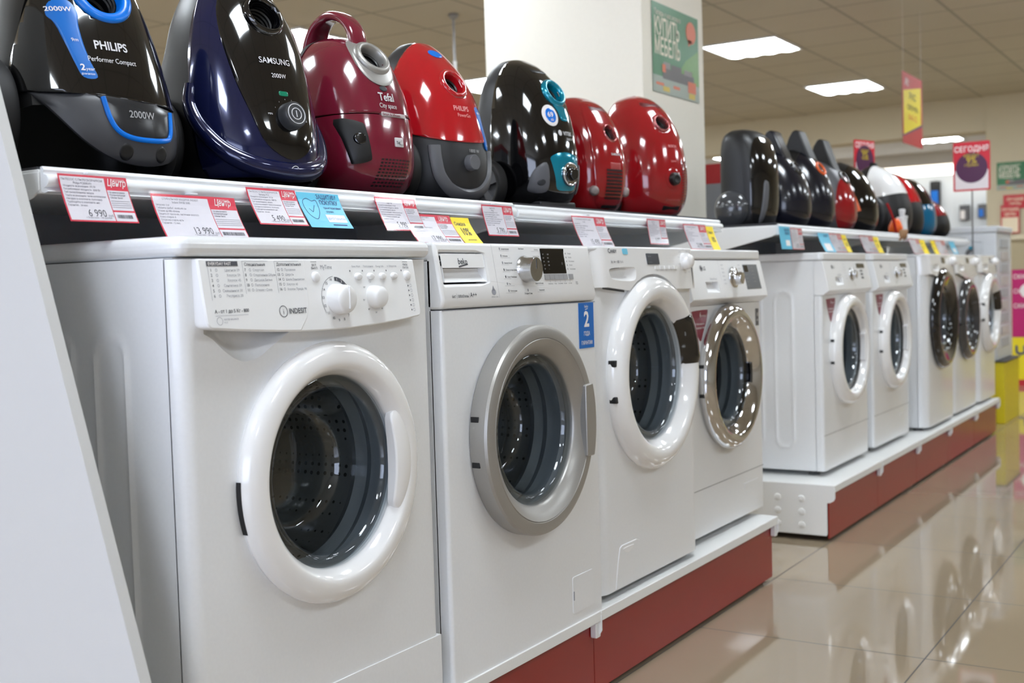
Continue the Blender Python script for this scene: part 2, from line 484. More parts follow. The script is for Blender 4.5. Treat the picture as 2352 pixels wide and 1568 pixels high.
# slanted white end board at the left
mb = MB()
mb.prism([(-1.2, 0), (.216, 0), (-.282, 1.56), (-1.2, 1.56)], -1.968, -1.950, 'y')
BO = mb.build('end_panel', mat('white_laminate', (198, 198, 197), 0.4, vary=0.01), bevel=.0006)
BO.location = (0, 0, 0)
tag(BO, 'slanted white laminate end panel at the left edge, beside the first machine', 'end panel')

# ------------------------------------------------------------------ washing machines
DECK = 0.205
SCOOP = None
def corner_sheet(mb, y0, y1, z0, z1, rc, hole, n=8, xback=-.05):
    """front sheet: flat middle with a round hole, quarter-round vertical corners"""
    out = [(y0+rc, z0), (y1-rc, z0), (y1-rc, z1), (y0+rc, z1)]
    mb.plate(out, ([circ(*hole, 96)] if hole else [])+([SCOOP] if SCOOP else []), lambda y, z: 0.0, -.02, walls=False)
    for s, ye in ((-1, y0+rc), (1, y1-rc)):
        prev = None
        for i in range(n+1):
            a = PI/2*i/n
            y = ye+s*rc*math.sin(a); x = -rc+rc*math.cos(a)
            cur = (mb.bm.verts.new((x, y, z0)), mb.bm.verts.new((x, y, z1)))
            if prev: mb.face([prev[0], cur[0], cur[1], prev[1]] if s > 0 else [cur[0], prev[0], prev[1], cur[1]])
            prev = cur
        b = (mb.bm.verts.new((xback, y, z0)), mb.bm.verts.new((xback, y, z1)))
        mb.face([prev[0], b[0], b[1], prev[1]])
def side_sheet(mb, y, ys, x0, x1, z0, z1, grooves):
    """cabinet side with pressed vertical grooves; ys = +1 or -1 outward direction"""
    xs = sorted(set([x0, x1]+[g+d for g in grooves for d in (-.042, -.034, -.026, .026, .034, .042)]))
    zs = [z0, z0+.06, z0+.075, z0+.09]+[z0+.12+(z1-z0-.30)*i/6 for i in range(7)]+[z1-.150, z1-.140, z1-.130, z1-.120, z1-.112, z1-.105, z1-.095, z1]
    zs = sorted(set(round(q, 4) for q in zs))
    def d(x, z):
        v = 0.0
        for g in grooves:
            zt, zb = z1-.145, z0+.12
            dz = max(0, z-zt, zb-z)
            rr_ = math.hypot(x-g, dz)
            # raised U-shaped rib ring
            v = max(v, 1-abs(rr_-.034)/.009) if abs(rr_-.034) < .009 else v
        return v*.0040
    nz = 90; nx = 60
    X = sorted(set([x0+(x1-x0)*i/nx for i in range(nx+1)]+[q for q in xs if x0 <= q <= x1])); Z = [z0+(z1-z0)*i/nz for i in range(nz+1)]
    V = [[mb.bm.verts.new((x, y+ys*d(x, z), z)) for z in Z] for x in X]
    for i in range(len(X)-1):
        for j in range(nz): mb.face([V[i][j], V[i+1][j], V[i+1][j+1], V[i][j+1]])
def feet(root, W, D, zb, h):
    for x in (-.06, -D+.06):
        for y in (.06, W-.06):
            mb = MB(); mb.lathe([(0, -h), (.021, -h), (.021, -h+.006), (.008, -h+.008), (.008, .002), (0, .002)], o=(x, y, 0), axis='z', seg=20)
            mb.build('foot', MGREY, root)
def drum_set(root, cy, cz, rg, depth=.0):
    mb = MB()
    pr = [(rg+.022, -.022), (rg+.020, -.004), (rg+.010, -.003), (rg+.004, -.012), (rg+.008, -.03), (rg+.002, -.045), (rg+.010, -.06), (rg-.004, -.075), (rg+.004, -.09)]
    mb.lathe(pr, (0, cy, cz), seg=96); mb.build('gasket', RUBBER, root, rec=False)
    mb = MB(); mb.lathe([(rg+.004, -.09), (.215, -.10), (.215, -.36), (.20, -.38), (0, -.39)], (0, cy, cz), seg=96)
    for k in range(3):
        a = 2*PI*k/3+.5
        mb.lathe([(0, -.36), (.02, -.355), (.028, -.33), (.028, -.15), (.018, -.12), (0, -.11)], (0, cy+.195*math.cos(a), cz+.195*math.sin(a)), seg=16)
    mb.build('drum', DRUM, root, rec=False)
def glass(root, cy, cz, rg, x0, name='door_glass', depth=.105, m=None):
    th = .005
    P = [(rg+.006, x0-.004), (rg-.004, x0+.0015), (rg-.02, x0-.004), (rg-.028, x0-.03), (rg-.034, x0-.07), (rg-.044, x0-depth+.012), (rg-.062, x0-depth), (rg*.35, x0-depth+.010), (0, x0-depth+.016)]
    P = catmull([(a, b) for a, b in P], 4)
    Q = []
    for i, (r, x) in enumerate(P):
        a = P[max(0, i-1)]; b = P[min(len(P)-1, i+1)]
        tx, ty = b[0]-a[0], b[1]-a[1]; l = math.hypot(tx, ty) or 1
        Q.append((max(0, r-ty/l*th*-1*-1), x+tx/l*th*1))
    Q[-1] = (0, P[-1][1]-th); 
    prof = P+Q[::-1]+[P[0]]
    prof = [(max(0, r), x) for r, x in prof]
    mb = MB(); mb.lathe(prof, (0, cy, cz), seg=96)
    return mb.build(name, m or GLASS, root, angle=60)
def ring_door(root, cy, cz, prof, m, seg=128, name='door'):
    mb = MB(); mb.lathe(catmull(prof, 5), (0, cy, cz), seg=seg)
    return mb.build(name, m, root, angle=50)
def knob(root, y, z, x, prof, m, name='knob', axis_tilt=None, seg=48):
    mb = MB(); mb.lathe(prof, (x, y, z), seg=seg); return mb.build(name, m, root, angle=40)
def ink(root, items, fx, m=INK, name='printed_lettering', lift=.0004, mats=None):
    """items: (text, y, z, size, align[, bold[, mat index]]) or ('#', outline) filled shapes"""
    mb = MB()
    for it in items:
        if it[0] == '#':
            mb.poly([(fx(p[0], p[1])+lift, p[0], p[1]) for p in it[1]], it[2] if len(it) > 2 else 0)
        elif it[0] == '-':     # line y0,z0,y1,z1,width
            y0, z0, y1, z1, wd = it[1:6]; l = math.hypot(y1-y0, z1-z0); nx, nz = -(z1-z0)/l*wd/2, (y1-y0)/l*wd/2
            q = [(y0+nx, z0+nz), (y0-nx, z0-nz), (y1-nx, z1-nz), (y1+nx, z1+nz)]
            mb.poly([(fx(a, b)+lift, a, b) for a, b in q], it[6] if len(it) > 6 else 0)
        elif it[0] == 'o':     # ring y,z,r,width,a0,a1
            y, z, r, wd = it[1:5]; a0, a1 = (it[5], it[6]) if len(it) > 6 else (0, 2*PI); n = 32
            for i in range(n):
                t0, t1 = a0+(a1-a0)*i/n, a0+(a1-a0)*(i+1)/n
                q = [(y+rr_*math.cos(t), z+rr_*math.sin(t)) for rr_, t in ((r-wd/2, t0), (r+wd/2, t0), (r+wd/2, t1), (r-wd/2, t1))]
                mb.poly([(fx(a, b)+lift, a, b) for a, b in q], it[7] if len(it) > 7 else 0)
        else:
            t, y, z, sz, al = it[:5]; bd = it[5] if len(it) > 5 else 0; mi = it[6] if len(it) > 6 else 0
            sx = it[7] if len(it) > 7 else 1.0
            mb.text(t, lambda u, v: (fx(y+u, z+v)+lift, y+u, z+v), sz, mi, al, bd, sx)
    return mb.build(name, mats or [m], root, smooth=False, rec=False, merge=False)

def cabinet(root, W, H, D, rc, hole, lid_h=.028, z0=.0, ztop=None, grooves=(-.15, -.27, -.39), front_top=None, cab_x=None, lid=True, lid_over=.0, lid_r=.010):
    zt = H-lid_h
    mb = MB()
    cx = -rc if cab_x is None else cab_x
    side_sheet(mb, 0.0, -1, -D, cx, z0, zt, grooves)
    mb.box((-D, W-.001, z0), (cx, W, zt)); mb.box((-D, 0.001, z0), (-D+.001, W-.001, zt)); mb.box((-D, .001, z0), (-.02, W-.001, z0+.001))
    mb.box((-D, .001, zt-.001), (-.01, W-.001, zt))
    mb.build('cabinet', WHITE, root, angle=30, rec=False)
    mb = MB(); corner_sheet(mb, 0, W, z0, front_top or zt, rc, hole, xback=cx-.002)
    mb.build('front_panel', WHITE, root, angle=30, rec=False)
    if lid:
        mb = MB()
        mb.prism(rrx(-D, .0+lid_over, -.001, W-.001, .012, max(rc*.6, .02)), zt+.0015, H, 'z')
        mb.build('top_panel', WHITE, root, bevel=lid_r, seg=4)
def pocket(mb, outline, fx, depth, apex, p=2.2, rings=8, mi=0):
    """concave hollow behind a cut-out in a sheet"""
    n = len(outline); R = []
    for k in range(rings+1):
        t = k/rings
        ring = []
        for q in outline:
            y, z = apex[0]+(q[0]-apex[0])*t, apex[1]+(q[1]-apex[1])*t
            ring.append(mb.bm.verts.new((fx(y, z)-depth*(1-t**p), y, z)))
        R.append(ring)
    for A, B in zip(R[1:], R[2:]):
        for i in range(n): mb.face([A[i], A[(i+1) % n], B[(i+1) % n], B[i]], mi)
    mb.face(R[1], mi)
def rrx(x0, x1, y0, y1, rb, rf, n=6):
    out = []
    for cx, cy, a, r in ((x1-rf, y1-rf, 0, rf), (x0+rb, y1-rb, 90, rb), (x0+rb, y0+rb, 180, rb), (x1-rf, y0+rf, 270, rf)):
        for i in range(n+1):
            t = math.radians(a+90*i/n); out.append((cx+r*math.cos(t), cy+r*math.sin(t)))
    return out

# ---- machine 1: white, everyday-fast panel
def machine_a():
    W, H = .597, .845; zb = 1.045-H; Y0 = -1.826; XF = .015
    root = empty('washing_machine', (XF, Y0, zb), 'white front-loading washing machine nearest the camera, with round white dial, beside the slanted end panel', 'washing machine', 'front-loading washing machines')
    def L(y, z): return (y-Y0, z-zb)
    cy, cz = L(-1.519, .666)
    global SCOOP
    low = catmull([(.044, .704), (.060, .696), (.082, .678), (.105, .664), (.128, .659), (.155, .664), (.185, .680), (.222, .698), (.236, .704)], 4)
    SCOOP = low+[(.236, .712), (.14, .712), (.044, .712)]
    cabinet(root, W, H, .46, .024, (cy, cz, .182), lid_h=.031, front_top=H-.033, lid_over=.010, cab_x=-.026, lid_r=.013)
    scoop_keep = SCOOP
    feet(root, W, .46, zb, zb-DECK if zb > DECK+.005 else .012)
    # control panel
    zt = H-.033; zbot = .911-zb; pb = .898-zb; slope = .16
    fx = lambda y, z: .010+(zt-z)*slope
    pyL, pyR = .027, W-.062
    def arch(y): 
        t = (y-pyL)/(pyR-pyL); return zbot-(zbot-pb)*math.sin(PI*t)
    outer = [(pyL, zt), ] + [(pyL+.001, zbot+.01), (pyL+.004, zbot+.003), (pyL+.01, zbot)] + [(pyL+.01+(pyR-pyL-.02)*i/20, arch(pyL+.01+(pyR-pyL-.02)*i/20)) for i in range(1, 20)] + [(pyR-.01, zbot), (pyR-.003, zbot+.003), (pyR, zbot+.01), (pyR, zt)]
    mb = MB(); mb.plate(outer, [], fx, -.002); mb.build('control_panel', WPLA, root, bevel=.004, seg=3)
    # drawer outline on the left of the panel
    sy = -1.578-Y0
    seam = [(sy, zt-.001), (sy, zbot+.055), (sy-.002, zbot+.03), (sy-.012, zbot+.008), (sy-.030, arch(sy-.03)+.001)]
    mb = MB()
    dr = [(pyL+.001, zt-.0005), (pyL+.002, zbot+.008), (pyL+.006, zbot+.003)] + [(pyL+.012+(sy-.034-pyL-.012)*i/8, arch(pyL+.012+(sy-.034-pyL-.012)*i/8)+.0015) for i in range(9)] + seam[::-1]
    mb.plate(dr, [], lambda y, z: fx(y, z)+.0009, 0.0); mb.build('detergent_drawer', WPLA, root, bevel=.0025, seg=2)
    f2 = lambda y, z: fx(y, z)+.0012
    # scoop under the drawer
    mb = MB()
    # hollow for the fingers under the drawer: a cut in the front sheet with a concave pocket behind it
    n = len(SCOOP); yc_ = sum(p[0] for p in SCOOP)/n; zc_ = max(p[1] for p in SCOOP)
    R = []
    for k in range(9):
        t = k/8
        R.append([mb.bm.verts.new((-.026*(1-t**3.5), yc_+(p[0]-yc_)*t, zc_+(p[1]-zc_)*t)) for p in SCOOP])
    for A, B in zip(R[1:], R[2:]):
        for i in range(n): mb.face([A[i], A[(i+1) % n], B[(i+1) % n], B[i]])
    mb.face(R[1])
    mb.build('drawer_scoop', WHITE, root, angle=80)
    # printed text
    Yt = lambda y: y-Y0
    Zt = lambda z: z-zb
    it = []
    it.append(('#', [(Yt(-1.783), Zt(1.0085)), (Yt(-1.783), Zt(1.0015)), (Yt(-1.722), Zt(1.0015)), (Yt(-1.722), Zt(1.0085))]))
    rows = [('1', 'Цветное 59'), ('2', 'Хлопок 59'), ('3', 'Хлопок 45'), ('4', 'Синтетика 59'), ('5', 'Смешанное 30'), ('6', 'Экспресс 20')]
    for i, (n, s) in enumerate(rows):
        z = Zt(.9935-.0075*i)
        it.append((n, Yt(-1.778), z, .0062, 'LEFT', .01)); it.append((s, Yt(-1.720), z, .0056, 'RIGHT', 0, 1)); it.append(('o', Yt(-1.766), z+.002, .0018, .0006, 0, 2*PI, 1))
    it.append(('-', Yt(-1.782), Zt(1.0), Yt(-1.782), Zt(.952), .0005, 1))
    for x0, head, rs in ((-1.713, 'Специальные', [('7', 'Спортзал'), ('8', 'Спортивная Обувь'), ('9', 'Детское Белье'), ('10', 'Полоскание'), ('11', 'Отжим • Слив')]), (-1.645, 'Дополнительные', [('12', 'Пуховики'), ('13', 'Шерсть'), ('14', 'Шелк/Занавески'), ('15', 'Хлопок 60'), ('16', 'Хлопок Предв. 90')])):
        it.append((head, Yt(x0+.004), Zt(1.0015), .0066, 'LEFT', .005)); it.append(('-', Yt(x0), Zt(1.0085), Yt(x0+.054), Zt(1.0085), .0005, 1)); it.append(('-', Yt(x0), Zt(1.0085), Yt(x0), Zt(.960), .0005, 1))
        for i, (n, s) in enumerate(rs):
            z = Zt(.9935-.0075*i); it.append((n, Yt(x0+.003), z, .0060, 'LEFT', .008)); it.append((s, Yt(x0+.020), z, .0052, 'LEFT', 0, 1)); it.append(('o', Yt(x0+.0145), z+.002, .0018, .0006, 0, 2*PI, 1))
    it += [('A - от 1 до 5 Кг - 800', Yt(-1.781), Zt(.9335), .0072, 'LEFT', .012), ('-', Yt(-1.781), Zt(.9295), Yt(-1.716), Zt(.9295), .0005, 1), ('o', Yt(-1.774), Zt(.922), .0055, .0006, 0, 2*PI, 1),
           ('WATER BALANCE', Yt(-1.766), Zt(.9228), .0036, 'LEFT', .01, 1), ('PLUS', Yt(-1.766), Zt(.9185), .0032, 'LEFT', .0, 1),
           ('o', Yt(-1.641), Zt(.9315), .0085, .0011), ('i', Yt(-1.641), Zt(.9275), .0115, 'CENTER', .0), ('INDESIT', Yt(-1.629), Zt(.9275), .0118, 'LEFT', .012, 0, .95)]
    ink(root, it, f2, mats=[INK, INKL])
    ink(root, [('EVERYDAY FAST', Yt(-1.781), Zt(1.0027), .0062, 'LEFT', .015)], lambda y, z: f2(y, z)+.0004, m=PINK, name='white_lettering')
    # right half prints
    ky, kz = Yt(-1.511), Zt(.9465)
    it = [('ВКЛ', Yt(-1.555), Zt(1.0005), .0052, 'CENTER', .003), ('ВЫКЛ', Yt(-1.555), Zt(.9955), .0052, 'CENTER', .003), ('-', Yt(-1.562), Zt(1.0075), Yt(-1.548), Zt(1.0075), .0006),
          ('MyTime', Yt(-1.541), Zt(.996), .0095, 'LEFT', 0, 1, .9, ), ('ПУСК', Yt(-1.317), Zt(1.0005), .0050, 'CENTER', .003), ('ПАУЗА', Yt(-1.317), Zt(.9955), .0050, 'CENTER', .003), ('-', Yt(-1.324), Zt(1.0075), Yt(-1.310), Zt(1.0075), .0006)]
    for y, s in ((-1.452, 'Extra Wash'), (-1.420, 'Полоскание'), (-1.389, 'Energy Safe'), (-1.356, '½ Оборотов')):
        it.append((s, Yt(y), Zt(.9985), .0045, 'CENTER', 0, 1)); it.append(('#', circ(Yt(y-.017), Zt(.9925), .0012, 10, .0016)))
    it.append(('#', circ(Yt(-1.331), Zt(.9925), .0012, 10, .0016)))
    it.append(('o', ky, kz, .0375, .0006, math.radians(95), math.radians(215)))
    for k in range(16):
        a = math.radians(84-360/16*k)
        if k < 3: continue
        if k in (3, 4, 5): continue
        it.append((str(k+1), ky+.034*math.cos(a), kz+.034*math.sin(a)-.002, .0062, 'CENTER', .008))
    q = []
    for i in range(13):
        a = math.radians(90-58*i/12); q.append((ky+.0365*math.cos(a), kz+.0365*math.sin(a)))
    for i in range(12, -1, -1):
        a = math.radians(90-58*i/12); q.append((ky+.030*math.cos(a), kz+.030*math.sin(a)))
    for i in range(12): it.append(('#', [q[i], q[i+1], q[24-i], q[25-i]]))
    by, bz = Yt(-1.417), Zt(.948)
    for s, a in (('90°', 140), ('70°', 190), ('60°', 230), ('50°', 270), ('40°', 310)): it.append((s, by+.0275*math.cos(math.radians(a)), bz+.026*math.sin(math.radians(a))-.0015, .0042, 'CENTER', 0, 0))
    it.append(('o', by-.004, bz+.027, .002, .0005, 0, 2*PI, 1))
    for i in range(6):
        y, z = Yt(-1.318), Zt(.9655-.0085*i); it.append(('#', circ(y, z, .0013, 10, .0017))); it.append(('o', y+.0075, z, .0026, .0005, 0, 2*PI, 1))
    ink(root, it, lambda y, z: fx(y, z)+.0002, mats=[INK, INKL])
    ink(root, [(s, ky+.0332*math.cos(math.radians(a)), kz+.0332*math.sin(math.radians(a))-.002, .0055, 'CENTER', .01) for s, a in (('1', 81), ('2', 62), ('3', 43))], lambda y, z: fx(y, z)+.0007, m=PINK, name='white_lettering')
    x = fx(0, kz)
    kb = knob(root, ky, kz, x, catmull([(0, .027), (.014, .0262), (.0215, .023), (.0235, .014), (.0250, .004), (.0255, -.004)], 4), WPLA, 'program_dial')
    mb = MB(); mb.box((x+.024, ky-.0016, kz-.016), (x+.0285, ky+.0016, kz+.021)); mb.build('pointer', WPLA, kb, bevel=.001)
    knob(root, by, bz, fx(0, bz), catmull([(0, .022), (.010, .0212), (.0165, .018), (.0185, .010), (.0195, .002), (.0195, -.004)], 4), WPLA, 'temperature_knob')
    for y, rz_ in ((-1.555, .0085), (-1.450, .0058), (-1.418, .0058), (-1.386, .0058), (-1.354, .0058), (-1.317, .0085)):
        mb = MB(); z = Zt(.983); mb.lathe(catmull([(0, .005), (.006, .0045), (.0085, .002), (.0092, -.003)], 3), (0, 0, 0), seg=28)
        for v in mb.bm.verts: v.co = Vector((v.co.x+fx(0, z), v.co.y+Yt(y), v.co.z*rz_/.0085+z))
        mb.build('button', WPLA, root)
    # door
    R, rg = .212, .157
    prof = [(R-.002, -.001), (R+.001, .008), (R-.001, .016), (R-.007, .024), (R-.018, .0290), (R-.034, .0305), (rg+.012, .026), (rg+.003, .014), (rg, .004), (rg, -.004)]
    d = ring_door(root, cy, cz, prof, WSHI)
    glass(d, cy, cz, rg, .006)
    mb = MB()
    # handle: crescent grip on the right inner edge of the ring
    nA = 28; ring = []
    sec = [(0, 0), (0, 1), (.35, 1.25), (.8, 1.05), (1, .2), (1, -.3)]
    for i in range(nA+1):
        t = i/nA; a = math.radians(-31+62*t); e = math.sin(PI*t)**.5
        r_in = rg+.002-.022*e; r_out = rg+.030
        ring.append([mb.bm.verts.new((.010+.0195*h*(.55+.45*e), cy+(r_in+(r_out-r_in)*u)*math.cos(a), cz+(r_in+(r_out-r_in)*u)*math.sin(a))) for u, h in sec])
    for i in range(nA):
        for k in range(len(sec)-1): mb.face([ring[i][k], ring[i+1][k], ring[i+1][k+1], ring[i][k+1]])
    mb.face(ring[0]); mb.face(ring[-1])
    mb.build('door_handle', WSHI, d, bevel=.003, seg=3, angle=50)
    mb = MB()
    for a0, a1 in ((176, 198),):
        for i in range(10):
            t0, t1 = math.radians(a0+(a1-a0)*i/10), math.radians(a0+(a1-a0)*(i+1)/10)
            mb.poly([(.001+h, cy+r_*math.cos(t), cz+r_*math.sin(t)) for r_, t, h in ((R+.0015, t0, 0), (R+.0015, t1, 0), (R+.0015, t1, .010), (R+.0015, t0, .010))])
    mb.build('hinge_gap', RUBBD, d, rec=False)
    drum_set(root, cy, cz, rg)
    # kickplate and seams
    mb = MB(); mb.plate([(.003, .0), (W-.003, .0), (W-.003, .118), (.003, .118)], [], lambda y, z: .0025, -.01); mb.build('kickplate', WHITE, root, bevel=.0015)
    return root
MA = machine_a()
SCOOP = None

# ---- machine 2: white, silver door
def const(v): return lambda y, z: v
def slanted_panel(root, prof, y0, y1, holes=(), name='control_panel', m=None, bevel=.003, yr=0):
    """prof: list (z, x) from top to bottom; extruded along y, optional rectangular holes (plate pieces)"""
    def fx(y, z):
        for (za, xa), (zb_, xb) in zip(prof, prof[1:]):
            if zb_ <= z <= za: return xa+(xb-xa)*(za-z)/(za-zb_)
        return prof[0][1] if z > prof[0][0] else prof[-1][1]
    mb = MB()
    segs = []
    for (za, xa), (zb_, xb) in zip(prof, prof[1:]):
        hs = [h for h in holes if min(p[1] for p in h) >= zb_-1e-6 and max(p[1] for p in h) <= za+1e-6]
        mb.plate([(y0, zb_), (y1, zb_), (y1, za), (y0, za)], list(hs), lambda y, z, za=za, xa=xa, zb_=zb_, xb=xb: xa+(xb-xa)*(za-z)/(za-zb_), -.02, walls=False)
        for yy in (y0, y1):
            mb.poly([(xa, yy, za), (xb, yy, zb_), (-.03, yy, zb_), (-.03, yy, za)])
    zt, xt = prof[0]; zb_, xb = prof[-1]
    mb.poly([(xt, y0, zt), (xt, y1, zt), (-.03, y1, zt), (-.03, y0, zt)]); mb.poly([(xb, y0, zb_), (xb, y1, zb_), (-.03, y1, zb_), (-.03, y0, zb_)])
    for h in holes:
        n = len(h)
        for i in range(n):
            a, b = h[i], h[(i+1) % n]
            mb.poly([(fx(*a), *a), (fx(*b), *b), (fx(*b)-.028, *b), (fx(*a)-.028, *a)])
    bmesh.ops.remove_doubles(mb.bm, verts=mb.bm.verts, dist=1e-5)
    o = mb.build(name, m or WPLA, root, bevel=bevel, seg=3)
    return fx

def machine_b():
    Y0, W, H = -1.198, .600, .848; zb = 1.045-H; XF = .018
    root = empty('washing_machine', (XF, Y0, zb), 'white washing machine with broad silver door ring and silver dial, second in the row', 'washing machine', 'front-loading washing machines')
    Y = lambda y: y-Y0
    Z = lambda z: z-zb
    cy, cz = Y(-.908), Z(.661); R, rg = .2165, .155
    cabinet(root, W, H, .45, .008, (cy, cz, .185), lid_h=.035, front_top=Z(.917), cab_x=-.026, lid=False)
    mb = MB(); mb.prism(rrx(-.45, -.028, 0, W, .01, .004), H-.034, H, 'z'); mb.build('top_panel', WHITE, root, bevel=.006, seg=3)
    feet(root, W, .45, zb, .004)
    dh = rr(Y(-1.186), Y(-1.036), Z(.966), Z(1.026), .006)
    prof = [(H, -.014), (Z(.936), .004), (Z(.918), -.001)]
    fx = slanted_panel(root, prof, 0, W, [dh], bevel=.006)
    # detergent drawer: upper plate with the name, hollow grip below
    y0, y1, z0, z1 = Y(-1.183), Y(-1.039), Z(.969), Z(1.0235); zm = Z(.9965)
    mb = MB(); mb.plate(rr(y0, y1, zm, z1, .004), [], lambda y, z: fx(y, z)-.001, -.03)
    mb.build('detergent_drawer', WPLA, root, bevel=.0015)
    mb = MB()
    n = 10
    for i in range(n):
        t0, t1 = i/n, (i+1)/n
        p = lambda t: (fx(0, z0)-.001-.022*math.sin(PI/2*t)**.8*1.0, z0+(zm-.001-z0)*t)
        (xa, za), (xb, zb_) = p(t0), p(t1)
        mb.poly([(xa, y0, za), (xa, y1, za), (xb, y1, zb_), (xb, y0, zb_)])
    for yy in (y0, y1): mb.poly([(fx(0, z0), yy, z0), (fx(0, z1), yy, z1), (-.03, yy, z1), (-.03, yy, z0)])
    mb.build('drawer_grip', WPLA, root, rec=False)
    # panel seam beside the drawer
    it = [('beko', Y(-1.1125), Z(1.0035), .0165, 'CENTER', .014, 0, .95), ('-', Y(-1.128), Z(.9985), Y(-1.096), Z(1.0035), .0028)]
    ink(root, it, lambda y, z: fx(y, z)-.001, INK)
    it = [('6кг', Y(-1.168), Z(.9395), .0088, 'LEFT', .002), ('1000об/мин', Y(-1.150), Z(.9395), .0085, 'LEFT', .0, 0, .8), ('A++', Y(-1.107), Z(.9400), .0125, 'LEFT', .01), ('-', Y(-1.1525), Z(.938), Y(-1.1525), Z(.948), .0006, 1), ('-', Y(-1.1105), Z(.938), Y(-1.1105), Z(.948), .0006, 1),
          ('APPAREL CARE', Y(-1.022), Z(.937), .0036, 'CENTER', 0, 1), ('#', circ(Y(-1.0225), Z(.948), .0075, 20, .0062), 1), ('#', [(Y(-1.0285), Z(.950)), (Y(-1.0165), Z(.950)), (Y(-1.0225), Z(.9610))], 1),
          ('-', Y(-1.005), Z(1.044), Y(-1.005), Z(.9362), .0005, 1)]
    # programme names either side of the dial
    dy, dz = Y(-.893), Z(.9915)
    left = ['Антиаллергия', 'Рубашки', 'Нижнее бельё', 'Тёмные вещи Джинсы', 'Спорт Мембрана', 'Пух', 'Полоскание']
    right = ['Хлопок', 'Хлопок Эко', 'Синтетика', 'Мини', 'Мини 30', 'Шерсть Ручная', 'Бережная']
    for i in range(7):
        z = Z(1.0325-.0142*i)
        it.append((left[i], Y(-.971+.0016*i), z, .0044, 'LEFT', .005)); it.append((right[i], Y(-.826), z-.0005, .0044, 'RIGHT', .005))
        wl = .036 if i not in (2, 3, 4) else .028
        it.append(('-', Y(-.978), z-.0022, Y(-.978)+wl, z-.0022, .0004, 1)); it.append(('-', Y(-.825)-wl+.006, z-.0027, Y(-.825), z-.0027, .0004, 1))
        it.append(('#', rr(Y(-.978+.0016*i), Y(-.9745+.0016*i), z-.0005, z+.0045, .001), 0 if i in (3, 4) else 1))
    it += [('Вкл./Выкл.', dy, Z(1.0335), .0044, 'CENTER', .005), ('Отжим+Слив', dy, Z(.9405), .0048, 'CENTER', .005), ('#', circ(dy, Z(.949), .0025, 12, .003), 1)]
    for i, s in enumerate(('Стирка', 'Полоск.', 'Полоскание', 'Отжим', 'Завершение')):
        z = Z(1.0255-.0085*i); it.append(('#', rr(Y(-.7115), Y(-.709), z-.001, z+.0022, .0005))); it.append((s, Y(-.7015), z-.0008, .0042, 'LEFT', 0))
    for i, s in enumerate(('Температура', 'Отжим', 'Замачивание', 'Быстрая', 'Дополнит.')):
        it.append((s, Y(-.796+.0215*i), Z(.9598), .0032, 'CENTER', .004)); it.append(('o', Y(-.796+.0215*i), Z(.9655), .0015, .0004, 0, 2*PI, 1))
    it += [('Пуск', Y(-.681), Z(.9615), .0038, 'CENTER', .004), ('Пауза', Y(-.681), Z(.9580), .0038, 'CENTER', .004)]
    ink(root, it, fx, mats=[INK, INKL])
    kb = knob(root, dy, dz, fx(0, dz), catmull([(0, .030), (.0225, .030), (.0245, .028), (.0255, .012), (.0275, .003), (.029, 0), (.029, -.003)], 3), BRSH, 'program_dial')
    mb = MB(); mb.box((fx(0, dz)+.0300, dy-.0009, dz+.001), (fx(0, dz)+.0306, dy+.0009, dz+.0215)); mb.build('pointer', SCREEN, kb, smooth=False)
    mb = MB(); mb.plate(rr(Y(-.8185), Y(-.7195), Z(.9825), Z(1.0365), .0015), [], lambda y, z: fx(y, z)+.0008, -.01); mb.build('display', SCREEN, root, bevel=.0005)
    it = []
    for i in range(5):
        for j in range(2): it.append((['90°', '60°', '40°', '30°', '20°'][i] if j == 0 else ['1000', '800', '600', '400', '---'][i], Y(-.812+.018*j), Z(1.0225-.0078*i), .0042, 'LEFT', 0))
    it += [('o', Y(-.733), Z(1.004), .0022, .0005)]
    ink(root, it, lambda y, z: fx(y, z)+.0009, mat('display_print', (150, 152, 154), .5, vary=0), name='display_print')
    for i in range(5):
        mb = MB(); a = Y(-.8165+.0197*i); mb.plate(rr(a, a+.0190, Z(.9695), Z(.981), .001), [], lambda y, z: fx(y, z)+.002, -.01); mb.build('button', BTNG, root, bevel=.0006)
    mb = MB(); mb.plate(rr(Y(-.7125), Y(-.6945), Z(.9695), Z(.981), .001), [], lambda y, z: fx(y, z)+.002, -.01); mb.build('button', BTNG, root, bevel=.0006)
    # blue two-year sticker
    sx = const(.0012)
    mb = MB(); mb.plate(rr(Y(-.6775), Y(-.6085), Z(.8135), Z(.9155), .001), [], sx, .0002); st = mb.build('guarantee_sticker', BLUE, root, smooth=False)
    st['label'] = 'bright blue sticker with a large white 2'
    ink(st, [('beko', Y(-.643), Z(.9045), .0088, 'CENTER', .01), ('-', Y(-.649), Z(.9000), Y(-.636), Z(.9025), .0014), ('2', Y(-.643), Z(.8625), .048, 'CENTER', .03), ('ГОДА', Y(-.643), Z(.8420), .0125, 'CENTER', .02, 0, .8), ('ГАРАНТИИ', Y(-.643), Z(.8215), .0115, 'CENTER', .02, 0, .82)], sx, PINK)
    # door
    d0 = .0
    prof = [(R-.002, .001), (R, .006), (R, .036), (R-.003, .041), (R-.010, .044), (R-.026, .0435), (R-.0275, .0420), (R-.029, .0435)]
    prof = [(a, b) for a, b in prof]+catmull([(R-.029, .0435), (rg+.018, .036), (rg+.006, .026), (rg+.001, .018), (rg, .004)], 4)
    mb = MB(); mb.lathe(prof, (0, cy, cz), seg=128); d = mb.build('door', SILV, root, angle=28)
    glass(d, cy, cz, rg, .018, depth=.115)
    mb = MB()
    hy0 = cy+.168
    sec = []
    nH = 14
    outl = []
    for i in range(nH+1):
        a = math.radians(-21.5+43*i/nH); outl.append((cy+(R+.0015)*math.cos(a), cz+(R+.0015)*math.sin(a)))
